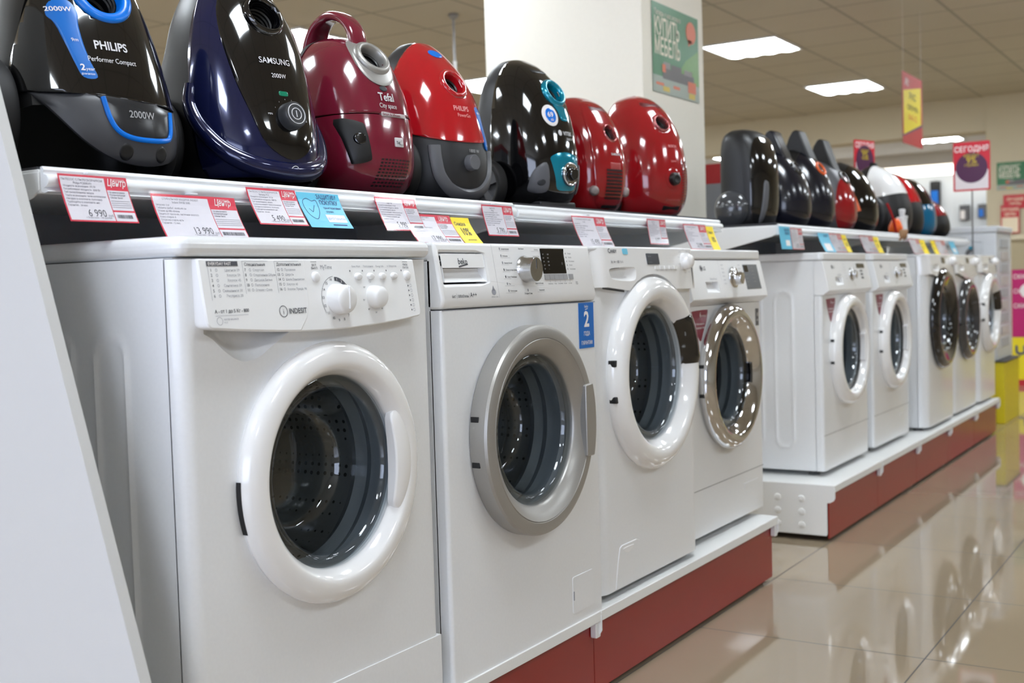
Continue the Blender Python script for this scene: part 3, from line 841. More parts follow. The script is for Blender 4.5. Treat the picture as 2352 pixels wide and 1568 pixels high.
    outl = [(hy0, cz-.078)]+outl+[(hy0, cz+.078)]
    mb.plate(outl, [], lambda y, z: .0495-.10*max(0, y-cy-.185), .02); mb.build('door_handle', SILV, d, bevel=.003, seg=3)
    for zz in (Z(.705), Z(.617)):
        a = math.asin((zz-cz)/R); 
        mb = MB(); mb.box((.004, cy-R*math.cos(a)-.0015, zz-.0055), (.022, cy-R*math.cos(a)+.014, zz+.0055)); mb.build('hinge', BLACK, d, bevel=.001)
    drum_set(root, cy, cz, rg)
    # paper sheet with instructions inside the drum glass
    mb = MB()
    G = [[mb.bm.verts.new((-.155-.03*math.cos(u*2.4-.6), cy-.10+.15*u, cz-.115+.11*v)) for v in (0, .5, 1)] for u in [i/8 for i in range(9)]]
    for i in range(8):
        for j in range(2): mb.face([G[i][j], G[i+1][j], G[i+1][j+1], G[i][j+1]])
    lf = mb.build('leaflet', PAPER, root, rec=False)
    # service hatch
    mb = MB(); mb.plate(rr(Y(-.738), Y(-.644), Z(.228), Z(.310), .006), [], const(.0016), -.001); mb.build('filter_hatch', WHITE, root, bevel=.0012)
    mb = MB(); mb.plate(rr(Y(-.7365), Y(-.7325), Z(.258), Z(.278), .001), [], const(.0022), .001); mb.build('hatch_slot', INKL, root, smooth=False)
    mb = MB(); mb.box((-.0006, .001, Z(.917)-.0012), (.0003, W-.001, Z(.917)+.0006)); mb.build('panel_seam', INKL, root, smooth=False)
    return root
MBk = machine_b()

# ---- machine 3: white, big white oval-look door with black handle
def candy_like(Y0, XF, label, ztop=1.045, door=None, near=True, W=.585, hand=True, R=.241, rg=.168, cyo=None, czw=.729):
    zb = SH_Z*0+.222; H = ztop-zb
    root = empty('washing_machine', (XF, Y0, zb), label, 'washing machine', 'front-loading washing machines')
    Z = lambda z: z-zb
    cy = W/2 if cyo is None else cyo
    cz = Z(czw)
    cabinet(root, W, H, .40, .045, (cy, cz, rg+.03), lid_h=.012, front_top=H-.013, cab_x=-.047)
    feet(root, W, .40, zb, zb-DECK)
    # control panel cut round the door
    bl, br = Z(.948), Z(.936); R2 = R+.007
    a0 = math.degrees(math.asin((Z(.938)-cz)/R2)) if (Z(.938)-cz)/R2 < 1 else 80
    arc = [(cy+R2*math.cos(math.radians(a)), cz+R2*math.sin(math.radians(a))) for a in [180-a0+(2*a0-180)*i/20 for i in range(21)]]
    outer = [(.045, H-.004), (.045, bl)]+[p for p in arc]+[(W-.045, br), (W-.045, H-.004)]
    px = lambda y, z: .004+.012*(1-((z-Z(.94))/(H-Z(.94)))**2 if z > Z(.94) else 1)
    GRIP = catmull([(.060, Z(.990)), (.064, Z(.972)), (.085, Z(.965)), (.150, Z(.961)), (.186, Z(.963)), (.197, Z(.972)), (.198, Z(.992)), (.170, Z(.9955)), (.120, Z(.9945))], 4, True)
    mb = MB(); mb.plate(outer, [GRIP], px, -.002, walls=True)
    for s, ye in ((-1, .045), (1, W-.045)):
        rows = [br if s > 0 else bl]+[Z(.96)+(H-.004-Z(.96))*i/5 for i in range(6)]
        prev = None
        for i in range(9):
            a = PI/2*i/8; cur = []
            for z in rows:
                xx = px(0, z); cur.append(mb.bm.verts.new((-.047+(xx+.047)*math.cos(a), ye+s*(.046)*math.sin(a), z)))
            if prev:
                for k in range(len(rows)-1): mb.face([prev[k], cur[k], cur[k+1], prev[k+1]])
            prev = cur
    mb.build('control_panel', WSHI, root, angle=45)
    y = lambda v: v
    mb = MB(); pocket(mb, GRIP, px, .030, (.085, Z(.991)), 1.8); mb.build('drawer_grip', WPLA, root, angle=80)
    mb = MB(); mb.plate([(.060, Z(.9885)), (.135, Z(.9935)), (.135, Z(.9955)), (.060, Z(.9925))], [], lambda a, b: px(a, b)-.012, -.03); mb.build('grip_edge_strip', mat('recess_grey', (96, 100, 108), .5), root, smooth=False)  # dark grey strip along the top left edge of the grip hollow
    mb = MB()
    for q in (((.0455, bl-.0002), (arc[0][0], arc[0][1])),):
        (ya, za), (yb, zb2) = q; mb.poly([(.0008, ya, za-.0035), (.0008, yb, zb2-.0035), (.0008, yb, zb2+.001), (.0008, ya, za+.001)])
    mb.build('panel_gap', DGREY, root, smooth=False)
    if near:
        it = [('C', .066, H-.0165, .0155, 'LEFT', .02), ('ANDY', .0775, H-.0155, .0105, 'LEFT', .03, 0, 1.1), ('5кг  A++  1000  16  A', .072, H-.040, .0085, 'LEFT', .005, 0, .8)]
        for i in range(4):
            for j in range(3): it.append(('- - - -', .385+.018*j-.002*i, H-.0215-.0075*i, .0044, 'LEFT', 0, 1))
        for i, s in enumerate(('Старт', 'Отсрочка', 'Быстр.', 'Эко', 'Ключ')): it.append((s, .320+.028*i, H-.060, .0042, 'CENTER', 0, 1))
        for i in range(9):
            a = math.radians(60+300/9*i); it.append(('Хлопок' if i % 2 else 'Шерсть', .500+.041*math.cos(a), H-.037+.031*math.sin(a), .0040, 'CENTER', .0, 1))
        ink(root, it, lambda a, b: px(a, b)+.0003, mats=[INK, INKL])
        mb = MB(); mb.plate(rr(.142, .168, H-.019, H-.005, .004), [], lambda a, b: px(a, b)+.001, 0); mb.build('smart_badge', CYAN, root, smooth=False)
        for i in range(5):
            mb = MB(); mb.plate(rr(.308+.028*i, .330+.028*i, H-.056, H-.048, .001), [], lambda a, b: px(a, b)+.0016, 0); mb.build('button', WPLA, root, bevel=.0005)
    mb = MB(); mb.plate(rr(.268, .338, H-.044, H-.016, .003), [], lambda a, b: px(a, b)+.0012, 0); dp = mb.build('display', mat('slate_display', (62, 66, 74), .2, vary=0) if near else SCREEN, root, bevel=.0005)
    if near: ink(dp, [('◦ ◦ ◦', .274, H-.026, .008, 'LEFT', 0), ('- - - - -', .274, H-.040, .008, 'LEFT', 0)], lambda a, b: px(a, b)+.0013, INKL, name='display_print')
    kz = H-.036
    mb = MB(); mb.lathe(catmull([(0, .026), (.010, .0245), (.018, .018), (.0215, .008), (.0225, .002), (.0225, -.004)], 4), (px(0, kz), W-.090, kz), seg=40)
    kb = mb.build('program_dial', WSHI, root)
    # door
    dm = door or WSHI
    prof = [(R-.003, -.001), (R+.001, .010), (R-.003, .022), (R-.016, .036), (R-.034, .041), (R-.050, .037), (rg+.010, .024), (rg+.002, .012), (rg, .004), (rg, -.004)]
    d = ring_door(root, cy, cz, prof, dm)
    glass(d, cy, cz, rg, .010, depth=.12)
    if hand:
        P2 = catmull(prof, 5)
        def ringx(r):
            best = .0
            for (ra, xa), (rb, xb) in zip(P2, P2[1:]):
                if ra != rb and min(ra, rb) <= r <= max(ra, rb): best = max(best, xa+(xb-xa)*(r-ra)/(rb-ra))
            return best
        mb = MB(); G = []; nr, na = 10, 18
        for i in range(nr+1):
            r_ = rg+.001+(R-.006-rg)*i/nr; a0_, a1_ = 3, 47-9*i/nr; e = min(1, i/1.5, (nr-i)/1.5)
            G.append([mb.bm.verts.new((ringx(r_)+.0005+.0045*e*min(1, k/1.5, (na-k)/1.5), cy+r_*math.cos(math.radians(a0_+(a1_-a0_)*k/na)), cz+r_*math.sin(math.radians(a0_+(a1_-a0_)*k/na)))) for k in range(na+1)])
        for A, B in zip(G, G[1:]):
            for k in range(na): mb.face([A[k], B[k], B[k+1], A[k+1]])
        mb.build('door_handle', BLKG, d, angle=60)
    for zz in (Z(.768), Z(.682)):
        a = math.asin((zz-cz)/R); yy = cy-R*math.cos(a)
        mb = MB(); mb.box((.006, yy-.001, zz-.008), (.026, yy+.012, zz+.008)); mb.build('hinge', BLACK, d, bevel=.002)
    drum_set(root, cy, cz, rg)
    # filter flap, lower left
    if near:
        fl = [(.075, .003), (.088, .062), (.100, .098), (.112, .103), (.190, .103), (.205, .098), (.215, .062), (.225, .003)]
        mb = MB(); mb.plate(fl, [], const(.0018), -.001); mb.build('filter_hatch', WHITE, root, bevel=.0012)
        mb = MB(); mb.plate(catmull([(.118, .094), (.128, .084), (.146, .080), (.164, .085), (.172, .094)], 3, True), [], const(.0026), 0); mb.build('hatch_grip', WPLA, root, bevel=.0008)
    return root
MC = candy_like(-.577, .002, 'white front-loading washing machine with big white door and black door handle, third in the row')

# ---- machine 4: white with chrome door, wavy control panel
def lg_like(Y0, XF, label, ring=None, W=.590, chrome=True, near=True):
    zb = .226; H = 1.045-zb
    root = empty('washing_machine', (XF, Y0, zb), label, 'washing machine', 'front-loading washing machines')
    Z = lambda z: z-zb
    cy, cz = W/2, Z(.668); R, rg = .215, (.148 if chrome else .157)
    cabinet(root, W, H, .44, .012, (cy, cz, .185), lid_h=.030, front_top=Z(.884), cab_x=-.03, lid_over=.004, lid_r=.005)
    feet(root, W, .44, zb, zb-DECK)
    prof = [(Z(1.0135), .002), (Z(.915), .024), (Z(.902), .026), (Z(.885), .004)]
    dh = rr(.112, .205, Z(.921), Z(.951), .002, 2)
    fx = slanted_panel(root, prof, .002, W-.002, [dh], bevel=.004)
    mb = MB(); n = 6; y0, y1, z0, z1 = .1125, .2045, Z(.9215), Z(.9505)
    for i in range(n):
        p = lambda t: (fx(0, z0)-.001-.024*math.sin(PI/2*t), z0+(z1-z0)*t)
        (xa, za), (xb, zq) = p(i/n), p((i+1)/n)
        mb.poly([(xa, y0, za), (xa, y1, za), (xb, y1, zq), (xb, y0, zq)])
    for yy in (y0, y1): mb.poly([(fx(0, z0), yy, z0), (fx(0, z1), yy, z1), (-.01, yy, z1), (-.01, yy, z0)])
    mb.build('drawer_grip', WPLA, root, rec=False)
    it = [('#', circ(.102, Z(.9905), .0095, 24, .0085)), ('LG', .115, Z(.985), .0155, 'LEFT', .012), ('Direct Drive 6', .150, Z(.957), .0085, 'LEFT', 0, 1), ('-', .235, Z(1.013), .235, Z(.905), .0006, 1)]
    for i in range(6):
        it.append(('Хлопок', .250, Z(.998-.011*i), .0055, 'LEFT', 0, 1)); it.append(('Быстрая', .405, Z(.998-.011*i), .0050, 'RIGHT', 0, 1))
    ink(root, it, fx, mats=[INK, INKL])
    ink(root, [('o', .102, Z(.9905), .0062, .0010, math.radians(20), math.radians(300))], lambda a, b: fx(a, b)+.0004, PINK, name='emblem_mark')
    ky, kz = .330, Z(.960)
    ks = 1.0 if chrome else .78
    kb = knob(root, ky, kz, fx(0, kz), catmull([(0, .030*ks), (.016*ks, .030*ks), (.0185*ks, .026*ks), (.020*ks, .010), (.030*ks, .006), (.0335*ks, .003), (.034*ks, -.003)], 3), CHROME if chrome else BRSH, 'program_dial')
    mb = MB()
    if chrome: mb.plate(rr(.425, .545, Z(.925), Z(1.001), .002), [], lambda a, b: fx(a, b)+.001, 0); dsp = mb.build('display', SCRG, root, bevel=.0005)
    else: mb.plate(rr(.425, .535, Z(.985), Z(1.003), .002), [], lambda a, b: fx(a, b)+.001, 0); dsp = mb.build('display', SCREEN, root, bevel=.0005)
    if chrome:
        mb = MB(); mb.plate(rr(.430, .462, Z(.978), Z(.998), .001), [], lambda a, b: fx(a, b)+.0016, 0); mb.build('display_window', SCREEN, dsp, smooth=False)
        ink(dsp, [('- - - -', .430, Z(.968-.011*i), .008, 'LEFT', 0) for i in range(4)]+[('- - - -', .490, Z(.990-.011*i), .008, 'LEFT', 0) for i in range(5)], lambda a, b: fx(a, b)+.0012, mat('display_print', (150, 152, 154), .5, vary=0), name='display_print')
    else:
        for i in range(3):
            for j in range(3):
                mb = MB(); mb.plate(rr(.430+.034*i, .458+.034*i, Z(.970-.014*j), Z(.978-.014*j), .002), [], lambda a, b: fx(a, b)+.0012, 0); mb.build('button', SCRG if i == 1 else WPLA, root, smooth=False)
    # dark red sticker
    s = const(.0010)
    mb = MB(); sh = catmull([(.052, Z(.870)), (.150, Z(.872)), (.158, Z(.866)), (.150, Z(.842)), (.125, Z(.808)), (.110, Z(.786)), (.098, Z(.786)), (.080, Z(.806)), (.060, Z(.84)), (.050, Z(.862))], 3, True)
    mb.plate(sh, [], s, .0002); st = mb.build('red_sticker', mat('sticker_dark_red', (128, 22, 46), .4, vary=0), root, smooth=False)
    ink(st, [('6', .100, Z(.852), .020, 'LEFT', .01), ('motions', .112, Z(.853), .009, 'LEFT', .01), ('Эффективная и', .070, Z(.830), .0085, 'LEFT', .01), ('бережная стирка', .072, Z(.819), .0085, 'LEFT', .01)], s, PINK)
    if near:
        mb = MB(); mb.plate(rr(.545, .570, Z(.808), Z(.862), .001), [], s, .0002); st = mb.build('grey_sticker', MGREY, root, smooth=False)
        ink(st, [('10', .5575, Z(.838), .016, 'CENTER', .01), ('лет', .5575, Z(.822), .010, 'CENTER', .01)], s, PINK)
    # door
    rm = ring or (CHROME if chrome else WSHI)
    prof = [(R-.003, -.001), (R+.001, .012), (R-.003, .026), (R-.014, .038), (R-.030, .0415), (R-.044, .036), (rg+.008, .020), (rg+.001, .010), (rg, .004), (rg, -.004)]
    d = ring_door(root, cy, cz, prof, rm)
    glass(d, cy, cz, rg, .010, depth=.12)
    for zz in (Z(.712), Z(.628)):
        a = math.asin((zz-cz)/R); yy = cy-R*math.cos(a)
        mb = MB(); mb.box((.004, yy-.004, zz-.005), (.018, yy+.008, zz+.005)); mb.build('hinge', BLACK, d, bevel=.001)
    if chrome:
        mb = MB(); outl = []
        for i in range(9):
            a = math.radians(-12+24*i/8); outl.append((cy+(rg+.012)*math.cos(a), cz+(rg+.012)*math.sin(a)))
        for i in range(9):
            a = math.radians(12-24*i/8); outl.append((cy+(rg-.004)*math.cos(a), cz+(rg-.004)*math.sin(a)))
        mb.plate(outl, [], const(.022), 0); mb.build('door_handle', BLKG, d, bevel=.002)
    else:
        mb = MB(); outl = []
        for i in range(9):
            a = math.radians(-20+40*i/8); outl.append((cy+(rg+.046)*math.cos(a), cz+(rg+.046)*math.sin(a)))
        for i in range(9):
            a = math.radians(20-40*i/8); outl.append((cy+(rg+.0)*math.cos(a), cz+(rg+.0)*math.sin(a)))
        mb.plate(outl, [], lambda a, b: .040-.25*abs(math.hypot(a-cy, b-cz)-rg-.03), 0); mb.build('door_handle', WSHI, d, bevel=.003)
        mb = MB(); mb.lathe([(rg+.001, .012), (rg+.004, .014), (rg+.004, .002), (rg-.004, .002), (rg-.004, .012), (rg+.001, .012)], (0, cy, cz), seg=96); mb.build('glass_trim', DGREY, d)
    drum_set(root, cy, cz, rg)
    mb = MB(); mb.box((-.0006, .001, Z(.3585)), (.0004, W-.001, Z(.3600))); mb.build('panel_seam', MGREY, root, smooth=False)
    mb = MB(); mb.plate(rr(W-.17, W-.05, Z(.31), Z(.3245), .003), [], const(.0010), -.001); mb.build('filter_hatch', WHITE, root, bevel=.0006)
    return root
MD = lg_like(.036, -.042, 'white front-loading washing machine with shiny chrome door ring and chrome dial, fourth in the row')

# ---- the far group of machines
F1 = lg_like(1.335, -.066, 'white washing machine with a white door, first machine on the far shelving unit', chrome=False, near=False)
dup(F1, (-.062, 2.005, .226), 'white washing machine with white door and dark red sticker, second on the far unit')
DK = mat('door_black_gloss', (14, 14, 15), 0.08, coat=.7, vary=0); DG = mat('door_smoky_grey', (58, 58, 60), 0.1, coat=.7, vary=0)
candy_like(2.745, -.012, 'white washing machine with a large glossy black door, third on the far unit', door=DK, near=False, hand=False, R=.243, rg=.150)
candy_like(3.365, -.02, 'white washing machine with a dark grey door ring, fourth on the far unit', door=DG, near=False, hand=False, R=.215, rg=.145, czw=.700)
candy_like(3.965, -.01, 'white washing machine with white door and black door handle, last on the far unit', near=False, R=.225, rg=.150, czw=.715, W=.50)

# ------------------------------------------------------------------ vacuum cleaners
class Shell:
    """body of revolution-like shell standing on end: rows (z, x_back, x_front, half_width)"""
    def __init__(s, prof, nf=2.2, nb=2.8, wide=.42, steps=12, yc=0.0):
        s.P = catmull(prof, steps); s.nf, s.nb, s.wide, s.yc = nf, nb, wide, yc
    def at(s, P, th, off=0.0):
        z, xb, xf, hw = P[:4]; hw = max(hw, 0)
        xm = xb+(xf-xb)*s.wide
        c, q = math.cos(th), math.sin(th)
        e = 2/(s.nf if c >= 0 else s.nb)
        a = max((xf-xm) if c >= 0 else (xm-xb), 0)+off
        y = s.yc+(hw+off)*math.copysign(abs(q)**e, q); x = xm+a*math.copysign(abs(c)**e, c)
        return Vector((x, y, z))
    def row(s, z):
        P = s.P
        if z <= P[0][0]: return P[0]
        for a, b in zip(P, P[1:]):
            if a[0] <= z <= b[0] and b[0] > a[0]:
                t = (z-a[0])/(b[0]-a[0]); return tuple(u+(v-u)*t for u, v in zip(a, b))
        return P[-1]
    def x(s, y, z, off=0.0):
        zz, xb, xf, hw = s.row(z)[:4]; xm = xb+(xf-xb)*s.wide; hw = max(hw, 1e-4)+off
        q = min(abs(y-s.yc)/hw, .985)
        return xm+(xf-xm+off)*(1-q**s.nf)**(1/s.nf)
    def normal(s, y, z):
        e = .004
        a = Vector((s.x(y+e, z)-s.x(y-e, z), 2*e, 0)); b = Vector((s.x(y, z+e)-s.x(y, z-e), 0, 2*e))
        return a.cross(b).normalized()
    def build(s, name, m, parent, off=0.0, planes=(), nth=72, hole=None, thick=0.0, bevel=0.0, test=None):
        """planes: (point, outward normal) everything beyond the plane is cut away"""
        mb = MB(); R = []
        for P in s.P: R.append([mb.bm.verts.new(s.at(P, 2*PI*k/nth, off)+Vector((0, 0, 0))) for k in range(nth)])
        if off:
            for v in R[-1]: v.co.z += off
            for v in R[0]: v.co.z -= off*.3
        for i in range(len(R)-1):
            for k in range(nth): mb.face([R[i][k], R[i][(k+1) % nth], R[i+1][(k+1) % nth], R[i+1][k]])
        mb.face(R[0][::-1]); mb.face(R[-1])
        for co, no in planes:
            g = list(mb.bm.verts)+list(mb.bm.edges)+list(mb.bm.faces)
            bmesh.ops.bisect_plane(mb.bm, geom=g, plane_co=co, plane_no=no, clear_outer=True, dist=1e-6)
        if hole:
            hy, hz, hr = hole[:3]
            kill = [f for f in mb.bm.faces if (lambda c: c.x > s.x(c.y, c.z)-.02 and math.hypot(c.y-hy, c.z-hz) < hr)(f.calc_center_median())]
            bmesh.ops.delete(mb.bm, geom=kill, context='FACES')
        return mb.build(name, m, parent, solid=thick, bevel=bevel, angle=60)
    def patch(s, name, outline, m, parent, off=.002, rings=6, inner=None, rim=.004):
        n = len(outline); cy = sum(p[0] for p in outline)/n; cz = sum(p[1] for p in outline)/n
        mb = MB(); R = []
        for k in range(rings+1):
            t = k/rings
            if inner is None and k == 0: R.append([mb.bm.verts.new((s.x(cy, cz)+off, cy, cz))]*n); continue
            ring = []
            for i, p in enumerate(outline):
                a = inner[i] if inner else (cy, cz)
                y, z = a[0]+(p[0]-a[0])*t, a[1]+(p[1]-a[1])*t
                ring.append(mb.bm.verts.new((s.x(y, z)+off*(1 if t < 1 else .7), y, z)))
            R.append(ring)
        out = [mb.bm.verts.new((s.x(*p)-rim, p[0], p[1])) for p in outline]; R.append(out)
        if inner: R.insert(0, [mb.bm.verts.new((s.x(*p)-rim, p[0], p[1])) for p in inner])
        for A, B in zip(R, R[1:]):
            for i in range(n):
                j = (i+1) % n; q = []
                for v in (A[i], B[i], B[j], A[j]):
                    if v not in q: q.append(v)
                if len(q) > 2: mb.face(q)
        return mb.build(name, m, parent, angle=50)
    def rot(s, y, z):
        n = s.normal(y, z); 
        if n.x < 0: n = -n
        return Vector((1, 0, 0)).rotation_difference(n).to_matrix()
    def inlet(s, parent, y, z, r, m_ring, rw=.012, h=.006, name='hose_inlet', m_in=None):
        R = s.rot(y, z); o = Vector((s.x(y, z), y, z))
        mb = MB(); mb.lathe(catmull([(r+rw, -.006), (r+rw-.001, h*.4), (r+rw*.5, h), (r+.001, h*.5), (r-.002, -.012)], 4), o, seg=56, R=R)
        a = mb.build(name, m_ring, parent)
        mb = MB(); mb.lathe([(r-.001, -.006), (r-.003, -.045), (r-.007, -.047), (r-.007, -.055), (0, -.056)], o, seg=48, R=R)
        for k in range(3): mb.lathe([(r-.0035, -.012-.008*k), (r-.006, -.014-.008*k), (r-.0035, -.016-.008*k)], o, seg=48, R=R)
        mb.build('inlet_socket', m_in or BLACK, a)
        return a
    def knob(s, parent, y, z, prof, m, name='power_dial', off=0.0):
        R = s.rot(y, z); o = Vector((s.x(y, z)+off, y, z))
        mb = MB(); mb.lathe(prof, o, seg=44, R=R); return mb.build(name, m, parent, angle=40)
    def text(s, parent, items, m, name='printed_lettering', off=.0012):
        mb = MB()
        for it in items:
            t, y, z, sz, al = it[:5]; bd = it[5] if len(it) > 5 else 0; sx = it[6] if len(it) > 6 else 1; sh = it[7] if len(it) > 7 else 0
            mb.text(t, lambda u, v: (s.x(y+u, z+v)+off, y+u, z+v), sz, 0, al, bd, sx, sh, res=3)
        return mb.build(name, m, parent, smooth=False, rec=False, merge=False)

def wheel(parent, x, y, z, r, w, side=-1, hubm=None, spokes=5, name='wheel', tyre=None, hub_r=.78):
    mb = MB(); s = side
    mb.lathe(catmull([(r*hub_r, y+s*w*.45), (r*.92, y+s*w*.5), (r, y+s*w*.3), (r, y-s*w*.3), (r*.92, y-s*w*.5), (r*hub_r, y-s*w*.45)], 3), (x, 0, z), axis='y', seg=56)
    wh = mb.build(name, tyre or RUBBD, parent)
    mb = MB()
    mb.lathe([(r*hub_r, y+s*w*.1), (r*.2, y+s*w*.12), (r*.2, y-s*w*.4), (r*hub_r, y-s*w*.4)], (x, 0, z), axis='y', seg=48)
    mb.lathe([(0, y+s*w*.55), (r*.15, y+s*w*.5), (r*.17, y+s*w*.1), (r*.2, y)], (x, 0, z), axis='y', seg=32)
    for k in range(spokes):
        a = 2*PI*k/spokes+.3; c, q = math.cos(a), math.sin(a); pts = []
        for rr_, hw in ((r*.14, .10*r), (r*hub_r*1.01, .16*r)):
            pts += [(x+rr_*c-hw*q, z+rr_*q+hw*c), (x+rr_*c+hw*q, z+rr_*q-hw*c)]
        mb.prism([pts[0], pts[1], pts[3], pts[2]], y+s*w*.40, y+s*w*.05, 'y')
    mb.build('wheel_hub', hubm or DGREY, wh, angle=30)
    return wh
XV = -.33
def vac(name, yc, label, group='vacuum cleaners on the nearer shelf', z=SH_Z+.004, x=XV, rz=-10.0):
    return empty(name, (x, yc, z), label, 'vacuum cleaner', group, math.radians(rz))
LOGO = mat('silver_lettering', (205, 205, 208), 0.4, vary=0)
def ell(y, z, a, b, n=40, tilt=0.0):
    c, s = math.cos(tilt), math.sin(tilt)
    return [(y+a*math.cos(2*PI*i/n)*c-b*math.sin(2*PI*i/n)*s, z+a*math.cos(2*PI*i/n)*s+b*math.sin(2*PI*i/n)*c) for i in range(n)]

# --- 1: black with blue accents (leftmost)
def vac_black_blue():
    r = vac('vacuum_cleaner', -1.700, 'large glossy black vacuum cleaner with bright blue trim, leftmost on the shelf')
    S = Shell([(.0, -.12, .105, .118), (.02, -.13, .125, .132), (.06, -.135, .136, .138), (.12, -.13, .128, .136), (.20, -.12, .105, .124), (.28, -.11, .075, .106), (.34, -.10, .045, .085), (.385, -.085, .01, .052), (.40, -.06, -.02, .02), (.403, -.045, -.035, .002)], nf=2.6, nb=3)
    cut = (Vector((0, 0, .124)), Vector((-.02, -.05, -1)))
    S.build('body', BLACK, r, planes=[(Vector((.02, 0, 0)), Vector((1, 0, 0)))])
    S.build('upper_cover', BLKG, r, off=.002, planes=[(Vector((-.005, 0, 0)), Vector((-1, 0, .12))), cut], hole=(.002, .292, .040), thick=.003)
    lo = [(-.122, .1285), (-.06, .1255), (.0, .1225), (.06, .1195), (.118, .1165), (.124, .085), (.118, .055), (.095, .032), (.055, .020), (.01, .020), (-.035, .032), (-.070, .055), (-.095, .085), (-.112, .112)]
    S.patch('lower_cover', lo[:5]+catmull(lo[5:], 3), mat('charcoal_plastic', (60, 61, 66), .42), r, off=.0035, rings=10)
    ins = S.inlet(r, .002, .292, .033, BLUEP, rw=.018, h=.006)
    path = catmull([(-.036, .121), (-.030, .090), (-.018, .070), (.005, .060), (.040, .058), (.072, .061), (.082, .070), (.086, .090), (.088, .108)], 6)
    pan = [(-.036, .124)]+path+[(.089, .112), (.03, .118)]
    S.patch('lower_panel', catmull(pan[::2], 3, True), mat('charcoal_gloss', (34, 35, 38), .25), r, off=.0045)
    mb = MB(); mb.tube([(S.x(a, b)+.0038, a, b) for a, b in path], .0042, seg=10); mb.build('blue_trim', BLUEP, r)
    S.text(r, [('PHILIPS', -.034, .199, .0195, 'LEFT', .02, .90), ('Performer Compact', -.048, .178, .0115, 'LEFT', 0, .85)], LOGO, off=.0035)
    S.text(r, [('2000W', .002, .092, .0160, 'LEFT', .006, .95)], mat('grey_lettering', (160, 160, 162), .5, vary=0), off=.0062)
    # sticker
    out = [(-.092, .255), (-.087, .272), (-.070, .281), (-.053, .273), (-.047, .255), (-.050, .236), (-.049, .205), (-.044, .175), (-.038, .152), (-.058, .151), (-.066, .170), (-.074, .205), (-.082, .238)]
    st = S.patch('energy_sticker', catmull(out, 4, True), BLUE, r, off=.0035, rim=0)
    S.text(st, [('2000W', -.089, .257, .0110, 'LEFT', .01), ('9m', -.066, .208, .008, 'LEFT', 0), ('2', -.0615, .162, .014, 'LEFT', .02), ('year', -.054, .162, .0075, 'LEFT', 0), ('guarantee', -.0615, .155, .0050, 'LEFT', 0)], PINK, off=.0045)
    # pedals
    for y in (-.004, .062):
        S.patch('foot_pedal', ell(y, .038, .012, .013, 24), BLACK, r, off=.0052)
    wheel(r, -.035, -.155, .098, .097, .045, -1, hubm=mat('wheel_grey', (120, 122, 126), .4), hub_r=.70)
    wheel(r, -.035, .140, .080, .080, .020, 1)
    mb = MB(); mb.lathe([(0, -.136), (.02, -.136), (.105, -.120), (.112, -.105), (.112, -.09)], (-.035, 0, .098), axis='y', seg=48, a0=.1, a1=PI); mb.build('wheel_arch', DGREY, r)
vac_black_blue()

